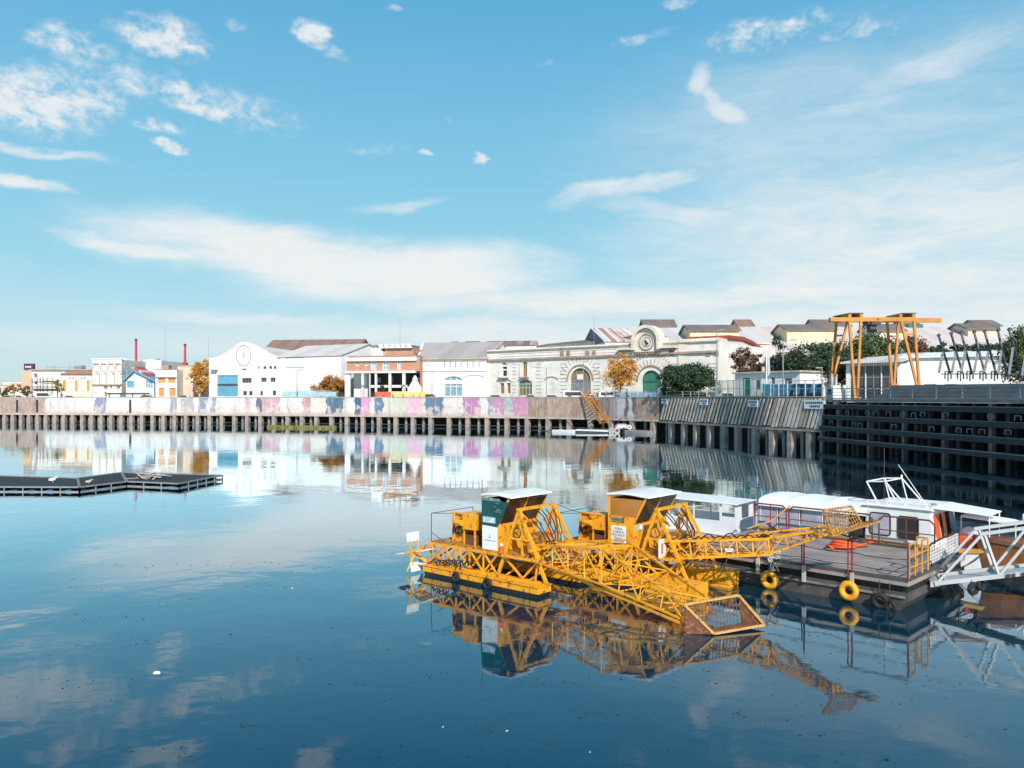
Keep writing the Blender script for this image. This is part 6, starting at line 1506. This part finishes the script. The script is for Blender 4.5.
# ---------------------------------------------------------------- passenger boat
def hull_mesh(L, W_, h, bow, name, mats, parent, flare=.82, keel=-.5, y0=0, boot=None, n=16):
    g = MB(); secs = []
    for i in range(n+1):
        s_ = i/n; x = L*s_; tb = max(0,(s_-(1-bow))/bow); wd = W_/2*(1-tb**2.0*.97); sh = h*(1+.38*tb**1.5)
        secs.append((x+(.5*tb**2), wd, sh, x))
    for (x0,w0,h0,b0),(x1,w1,h1,b1) in zip(secs[:-1],secs[1:]):
        for sy in (-1,1):
            A0, A1, C1_, C0_ = Vector((b0,y0+sy*w0*flare,keel)),Vector((b1,y0+sy*w1*flare,keel)),Vector((x1,y0+sy*w1,h1)),Vector((x0,y0+sy*w0,h0))
            if boot is None: g.mi = 0; g.quad(A0,A1,C1_,C0_)
            else:
                M0, M1 = A0.lerp(C0_,(boot-keel)/(h0-keel)), A1.lerp(C1_,(boot-keel)/(h1-keel)); g.mi = 3; g.quad(A0,A1,M1,M0); g.mi = 0; g.quad(M0,M1,C1_,C0_)
            g.mi = 1; z0, z1 = h0, h1; o_ = .035
            g.slab8([(x0,y0+sy*(w0+o_),z0-.12),(x1,y0+sy*(w1+o_),z1-.12),(x1,y0+sy*(w1-.05),z1-.12),(x0,y0+sy*(w0-.05),z0-.12)],[(x0,y0+sy*(w0+o_),z0+.03),(x1,y0+sy*(w1+o_),z1+.03),(x1,y0+sy*(w1-.05),z1+.03),(x0,y0+sy*(w0-.05),z0+.03)])
        g.mi = 2; g.quad((x0,y0-w0,h0-.03),(x1,y0-w1,h1-.03),(x1,y0+w1,h1-.03),(x0,y0+w0,h0-.03))
    x0,w0,h0,b0 = secs[0]; g.mi = 0; g.quad((b0,y0-w0*flare,keel),(x0,y0-w0,h0),(x0,y0+w0,h0),(b0,y0+w0*flare,keel))
    return g.build(name, mats, parent)
pb = thing('passenger_boat', 'white river passenger boat with canvas canopy and cabin with dark side windows', 'boat', (9.85,32.0,0), R(-45))
hull_mesh(9.6,2.6,.88,.34,'hull',[m_boatw,m_kerb,m_boatw],pb,y0=1.1)
g = MB(); n = 8; x0, x1 = .15, 4.35
ribs = []
for j in range(10):
    xx = x0+(x1-x0)*j/9; sag = .05*math.sin(j*2.4)
    ribs.append([(xx, 1.1-1.42*math.cos(math.pi*i/n), 1.86+(.27+sag*.6)*math.sin(math.pi*i/n)**.8 - (.10 if i in (0,n) else 0)) for i in range(n+1)])
for a_, b2_ in zip(ribs[:-1], ribs[1:]):
    for i in range(n): g.slab8([a_[i],a_[i+1],b2_[i+1],b2_[i]],[(x,y,z+.025) for x,y,z in (a_[i],a_[i+1],b2_[i+1],b2_[i])])
g.build('canopy', m_canvas, pb)
g = MB()
for x in (.2,.9,1.8,2.7,3.6):
    for ya, yb in ((-.15,-.2),(2.35,2.4)): g = MB(); g.bar((x,ya,.9),(x,yb,1.85),.035,n=6); g.build('canopy_post', m_boatw, pb)
g = MB(); m_curt = mat('clear_plastic_curtain',(.42,.42,.50),.35,.3,2.2); 
for k in range(4): 
    xx = .08+k*.9; g.slab8([(xx,-.17,.93),(xx+.78,-.17,.93),(xx+.78,-.19,1.80),(xx,-.19,1.80)],[(xx,-.155,.93),(xx+.78,-.155,.93),(xx+.78,-.175,1.80),(xx,-.175,1.80)])
g.box(.02,.035,-.1,2.3,.93,1.8); g.build('side_curtain', m_curt, pb)
g = MB(); g.box(3.65,4.15,-.1,2.2,.93,1.85); g.build('bulkhead', m_smoke, pb)
# cabin
cz0, cz1 = .89, 2.12; ca, cb2 = 4.2, 6.45
g = MB(); g.prism([(ca,cz0),(cb2+.18,cz0),(cb2,cz1),(ca+.05,cz1)], 'y', -.12, 2.32); cab = g.build('cabin', m_boatw, pb, bevel=.07)
g = MB(); g.prism([(ca-.1,cz1+.003),(cb2+.1,cz1+.003),(cb2+.02,cz1+.09),(ca+.05,cz1+.09)], 'y', -.2, 2.4); g.build('roof', m_boatw, pb, bevel=.03)
def rrect(x0, x1, z0, z1, y, mt, frame, par, nm='window'):
    r_ = .09; P = []
    for cx_, cz_, a0 in ((x1-r_,z1-r_,0),(x0+r_,z1-r_,90),(x0+r_,z0+r_,180),(x1-r_,z0+r_,270)):
        for k in range(5): A_ = R(a0+k*22.5); P.append((cx_+r_*math.cos(A_), cz_+r_*math.sin(A_)))
    g = MB(); g.prism(P, 'y', y-.012, y); w_ = g.build(nm, mt, par)
    g = MB(); Q_ = [(x,y-.015,z) for x,z in P]; g.tube(Q_+[Q_[0]], .022, 5); g.build('frame', frame, w_); return w_
rrect(4.42,5.12,1.13,1.90,-.122,m_curt,m_rubber,cab); rrect(5.38,6.05,1.10,1.86,-.122,m_smoke,m_rubber,cab)
# raked front panes
def fpane(y0, y1, mt, nm):
    z0, z1 = 1.12, 1.98; fx_ = lambda z: cb2+.18-.18*(z-cz0)/(cz1-cz0)
    g = MB(); g.slab8([(fx_(z0)+.004,y0,z0),(fx_(z0)+.004,y1,z0),(fx_(z1)+.004,y1,z1),(fx_(z1)+.004,y0,z1)],[(fx_(z0)+.02,y0,z0),(fx_(z0)+.02,y1,z0),(fx_(z1)+.02,y1,z1),(fx_(z1)+.02,y0,z1)]); g.build(nm, mt, cab)
fpane(.0,.45,m_orangef,'orange_blind'); fpane(.56,.80,m_smoke,'front_window'); fpane(.82,1.12,mat('yellow_orange_cloth',(.80,.32,.05),.6,.3,4),'orange_blind'); fpane(1.2,1.6,m_smoke,'front_window'); fpane(1.7,2.2,m_curt,'front_window')
g = MB(); g.slab8([(6.45,-.1,2.22),(8.15,.3,2.10),(8.15,1.6,2.10),(6.45,1.9,2.22)],[(6.45,-.1,2.27),(8.15,.3,2.14),(8.15,1.6,2.14),(6.45,1.9,2.27)]); g.build('visor', m_canvas, pb)
g = MB(); g.slab8([(7.0,1.2,1.85),(8.7,1.2,1.75),(8.7,2.1,1.75),(7.0,2.3,1.85)],[(7.0,1.2,1.92),(8.7,1.2,1.81),(8.7,2.1,1.81),(7.0,2.3,1.92)]); g.build('foredeck_cover', m_canvas, pb)
for p_, q_ in (((8.1,.35,1.0),(8.1,.35,2.1)),((8.1,1.55,1.0),(8.1,1.55,2.1)),((7.0,1.25,.9),(7.0,1.25,1.85)),((8.65,1.25,1.0),(8.65,1.25,1.76))): g = MB(); g.bar(p_,q_,.035,n=6); g.build('visor_post', m_boatw, pb)
g = MB(); g.prism([(6.9,.9),(7.7,.9),(7.5,1.35),(7.0,1.45)], 'y', 1.3, 2.0); g.build('console', m_boatw, pb, bevel=.05)
g = MB(); g.prism([(7.05,1.0),(7.9,1.0),(7.75,1.30),(7.15,1.30)], 'y', .45, 1.15); g.build('orange_cushion', m_orangef, pb, bevel=.05)
g = MB(); g.tube([Vector((6.95,-.05,.95)),Vector((6.95,-.05,1.30)),Vector((7.1,.0,1.42)),Vector((7.6,.15,1.42)),Vector((7.7,.18,1.30)),Vector((7.7,.18,.95))],.03,6); g.build('grab_rail', m_redrail, pb)
g = MB(); g.torus((8.75,2.0,1.95),(1,0,0),.09,.05,14,6); g.bar((8.7,2.0,1.82),(8.7,2.0,1.9),.04); g.build('spotlight', m_boatw, pb)
# radar arch, aerials
g = MB()
for y in (.25,1.9): g.tube([Vector((4.55,y,2.2)),Vector((4.15,y,2.95)),Vector((4.8,y,3.0)),Vector((5.5,y,2.2))],.028,6); g.bar((4.8,y,3.0),(5.0,y,2.2),.04,n=6)
g.bar((4.15,.25,2.95),(4.15,1.9,2.95),.05,n=6); g.bar((4.8,.25,3.0),(4.8,1.9,3.0),.05,n=6)
for y in (.25,1.9): g.bar((4.8,y,3.0),(4.8,y,3.12),.07,n=6)
g.build('radar_arch', m_boatw, pb)
g = MB(); g.bar((6.3,.1,2.2),(5.2,.4,3.62),.035,n=5,w2=.02); g.build('whip_aerial', m_boatw, pb)
g = MB(); g.bar((4.5,1.0,2.2),(4.5,1.0,4.15),.02,n=5); g.build('whip_aerial', m_brwrail, pb)
g = MB(); g.tube([Vector((4.3,-.1,2.32)),Vector((6.3,-.1,2.32))],.015,5); [g.bar((x,-.1,2.2),(x,-.1,2.32),.02) for x in (4.3,5.0,5.7,6.3)]; g.build('roof_rail', m_boatw, pb)
g = MB(); g.torus((6.35,.5,2.30),(0,0,1),.08,.03,12,5); g.build('horn', m_grey, pb)
# net panel at the bow
nr = thing('net_panel', 'white knotted net panel standing between boat bow and gangway', 'net', (0,0,0)); g = MB()
a_, b2_ = Vector((12.6,24.1,1.0)), Vector((14.6,26.2,1.05)); hh_ = .52
for k in range(19): p_ = a_.lerp(b2_,k/18); g.bar(p_,p_+Vector((0,0,hh_)),.016); 
for k in range(6): g.bar(a_+Vector((0,0,hh_*k/5)),b2_+Vector((0,0,hh_*k/5)),.016)
g.build('net', m_boatw, nr); g = MB(); g.tube([a_+Vector((-.05,0,.2)),a_+Vector((-.05,0,hh_)),a_+Vector((.1,.1,hh_+.08)),b2_+Vector((0,0,hh_+.1)),b2_+Vector((.1,.1,0))],.028,6); g.tube([a_+Vector((0,0,.1)),a_+Vector((.1,.1,-.1)),b2_+Vector((0,0,-.12))],.035,6); g.build('frame', m_rubber, nr)

# ---------------------------------------------------------------- small white launch
sb = thing('white_launch', 'small white launch with open sided wheelhouse behind the second yellow barge', 'boat', (7.75,34.2,-.28), R(-40))
hull_mesh(4.6,1.8,.55,.3,'hull',[m_boatw,m_conclt,m_boatw],sb,y0=.8).location.x = -1.6
g = MB(); T_ = .05
def L_(a0,a1,b0,b1,c0,c1): g.box(a0,a1,b0,b1,c0,c1)
L_(-1.3,1.95,0,T_,.5,1.15); L_(-1.3,-1.25,T_,1.7,.5,1.15); L_(1.2,1.95,0,T_,1.15,1.35) ; L_(1.2,1.28,0,T_,1.35,1.85); L_(1.87,1.95,0,T_,1.35,1.85); L_(1.9,1.95,T_,1.7,.5,1.25); L_(1.9,1.95,T_,.5,1.25,1.85); L_(1.9,1.95,1.3,1.7,1.25,1.85); L_(-1.3,1.95,1.65,1.7,.5,1.25); L_(1.2,1.95,1.65,1.7,1.25,1.85); L_(.1,.9,.2,1.0,.5,1.0)
g.build('wheelhouse', m_boatw, sb)
g = MB(); g.prism([(-1.45,1.90),(2.05,1.86),(2.1,1.93),(-1.45,2.0)], 'y', -.1, 1.8); g.build('roof', m_boatw, sb, bevel=.02)
g = MB(); [g.bar((x,y,1.1),(x,y,1.9),.05) for x in (-1.2,.0) for y in (.05,1.65)]; g.build('roof_post', m_boatw, sb)
g = MB(); g.box(1.5,1.89,.3,1.5,.9,1.15); g.build('dashboard', m_smoke, sb)

# ---------------------------------------------------------------- white gangway
gw = thing('white_gangway', 'white steel truss gangway resting on the deck barge corner', 'gangway')
G0 = Vector((12.45,23.35,.60)); GD = Vector((1.95,-.79,.45)); GN = Vector((.37,.92,0))*1.0
def gp(s_, up=0, side=0): return G0+GD*s_+Vector((0,0,up))+GN*side
for side in (0,1):
    g = MB(); g.bar(gp(-.05,0,side),gp(5,0,side),.09,.12); g.build('bottom_chord', m_gangw, gw)
    g = MB(); g.bar(gp(.50,1.27,side),gp(5,1.30,side),.09,.09); g.build('top_chord', m_gangw, gw)
    g = MB(); bn_ = [0,.74,1.45,2.2,2.95,3.7,4.45]; tn_ = [.53,1.2,1.85,2.6,3.3,4.05]
    for b0_, t0_, b1_ in zip(bn_[:-1],tn_,bn_[1:]): g.bar(gp(b0_,.05,side),gp(t0_,1.27,side),.07,.07); g.bar(gp(t0_+.02,1.27,side),gp(b1_-.02,.05,side),.065,.065)
    g.build('web_members', m_gangw, gw)
g = MB(); g.slab8([gp(0,-.06,.08),gp(5,-.06,.08),gp(5,-.06,.92),gp(0,-.06,.92)],[gp(0,-.02,.08),gp(5,-.02,.08),gp(5,-.02,.92),gp(0,-.02,.92)]); g.build('walkway', m_galv, gw)
g = MB(); [g.bar(gp(s_,.0,0),gp(s_,.0,1),.07) for s_ in (.1,.74,1.45,2.2,2.95)]; g.build('cross_member', m_gangw, gw)
g = MB(); 
for s_, w_ in ((.80,.05),(.87,.04),(.98,.05),(1.06,.03),(1.2,.06),(1.3,.05),(1.4,.04)): g.slab8([gp(s_,-.05,-.09),gp(s_+w_,-.05,-.09),gp(s_+w_,.05,-.09),gp(s_,.05,-.09)],[gp(s_,-.05,-.082),gp(s_+w_,-.05,-.082),gp(s_+w_,.05,-.082),gp(s_,.05,-.082)])
g.build('lettering', m_ink, gw)
g = MB(); c_ = gp(.42,-.28,0); g.torus(c_,(.3,-.9,0),.13,.07,16,6); g.torus(gp(.52,-.22,.1),(.5,-.8,.2),.12,.06,16,6); g.bar(gp(.4,0,0),c_,.08); g.build('roller', m_rubber, gw)
g = MB(); g.slab8([gp(-.1,-.02,.0)+Vector((0,0,-.08)),gp(.02,-.02,0)+Vector((0,0,-.08)),gp(.02,-.02,1),gp(-.1,-.02,1)],[gp(-.1,.05,.0),gp(.02,.10,0),gp(.02,.10,1),gp(-.1,.05,1)]); g.build('landing_foot', m_gangw, gw)
# ---------------------------------------------------------------- rusty orange boat
ob = thing('orange_boat', 'orange brown rusted wooden boat moored behind the white gangway', 'boat', (23.6,26.2,0), R(180-2))
hull_mesh(7.8,2.6,1.05,.38,'hull',[m_rustor,m_brwrail,m_rustor,m_black],ob,flare=.62,y0=0,n=18,boot=.42)
g = MB()
for k in range(5):
    z = .35+k*.2
    for sy in (-1,1): g.tube([Vector((x,sy*(1.3*(.62+.38*(z+.5)/1.75))+sy*.02,z)) for x in (0,1,2,3,4,4.7)],.022,4)
g.build('hull_strake', m_black, ob)
g = MB(); g.box(.8,3.2,-.8,.8,1.02,1.7); g.build('deck_house', m_boatw, ob, bevel=.05)
g = MB(); g.box(1.0,3.0,-.82,.82,1.3,1.55); g.build('window', m_smoke, ob)
# mooring pieces between boats
def line(a, b_, sag, lab, mt=m_rope, r_=.018):
    g = MB(); a, b_ = Vector(a), Vector(b_); g.tube([a.lerp(b_,k/10)-Vector((0,0,sag*math.sin(math.pi*k/10))) for k in range(11)], r_, 5); tag(g.build('mooring_line', mt), lab, 'rope')
line((12.7,23.9,.9),(15.6,26.1,1.1),.25,'dark line from the barge corner to the orange boat')
line(Mb2 @ Vector((0,2.4,.34)), PC+Matrix.Rotation(PA,3,'Z') @ Vector((-5.6,.05,.97)), .15, 'dark line from second yellow barge to the deck barge cleat')
line(Mb1 @ Vector((-.3,2.4,.34)), Mb2 @ Vector((-4.7,.3,.34)), .12, 'short line joining the two yellow barges')
line(Mb1 @ Vector((-1.15,2.35,2.52)), Mb2 @ Vector((-3.3,.6,2.1)), .1, 'thin cable from first A frame to the second cabin', m_rope, .010)
# ---------------------------------------------------------------- litter on the water
g = MB(); rg = random.Random(21)
drift = [(rg.uniform(-.62,.62), rg.uniform(10,30), rg.uniform(.1,.9)) for _ in range(70)]
for i in range(950):
    Y = rg.uniform(9.6,21) if rg.random() < .75 else rg.uniform(21,48); X = rg.uniform(-.68,.68)*Y
    if rg.random() < .5: X = rg.gauss(.26,.17)*Y
    if rg.random() < .62:
        c_ = drift[rg.randrange(70)]; Y = c_[1]+rg.gauss(0,.22*c_[2]*c_[1]/12); X = c_[0]*c_[1]+rg.gauss(0,.75*c_[2]*c_[1]/12)
    n_ = rg.choice((4,5,6)); s_ = rg.uniform(.004,.020)*(1+1.3*(rg.random()<.08))+.0004*Y; a0 = rg.gauss(0,.5); el_ = rg.uniform(.25,.6); P = []
    for k in range(n_): A = 2*math.pi*k/n_; x, y = s_*math.cos(A), s_*el_*math.sin(A); P.append((X+x*math.cos(a0)-y*math.sin(a0), Y+x*math.sin(a0)+y*math.cos(a0)))
    g.slab8([(x,y,-.004) for x,y in P],[(x,y,.008) for x,y in P])
tag(g.build('floating_leaves', leafmat('wet_leaves',(.012,.014,.010),(.03,.025,.015),(.05,.04,.02),3)), 'small dark leaves scattered on the still water', 'leaves', kind='stuff')
for i, (px, py, s_, lab) in enumerate(((157,673,.085,'white scrap of foam floating alone in the open water'),(292,588,.05,'small pale scrap floating left of the yellow barges'),(507,731,.04,'tiny white scrap nearest the camera in dark water'),(443,727,.035,'tiny pale scrap beside another near the camera'),(590,752,.03,'tiny pale scrap at the lower edge of the water'))):
    Y = H*F/(py-CY); g = MB(Matrix.Translation((XX(px,Y),Y,0)) @ Matrix.Rotation(.4*i,4,'Z'))
    g.slab8([(-s_,-s_*.6,-.01),(s_*1.1,-s_*.4,-.01),(s_*.8,s_*.6,-.01),(-s_*.9,s_*.5,-.01)],[(-s_*.5,-s_*.2,s_*.45),(s_*.6,-s_*.2,s_*.3),(s_*.5,s_*.3,s_*.4),(-s_*.5,s_*.2,s_*.5)])
    tag(g.build('floating_scrap', m_boatw if i == 0 else m_conclt, bevel=.004), lab, 'litter', 'white scraps floating on the water')
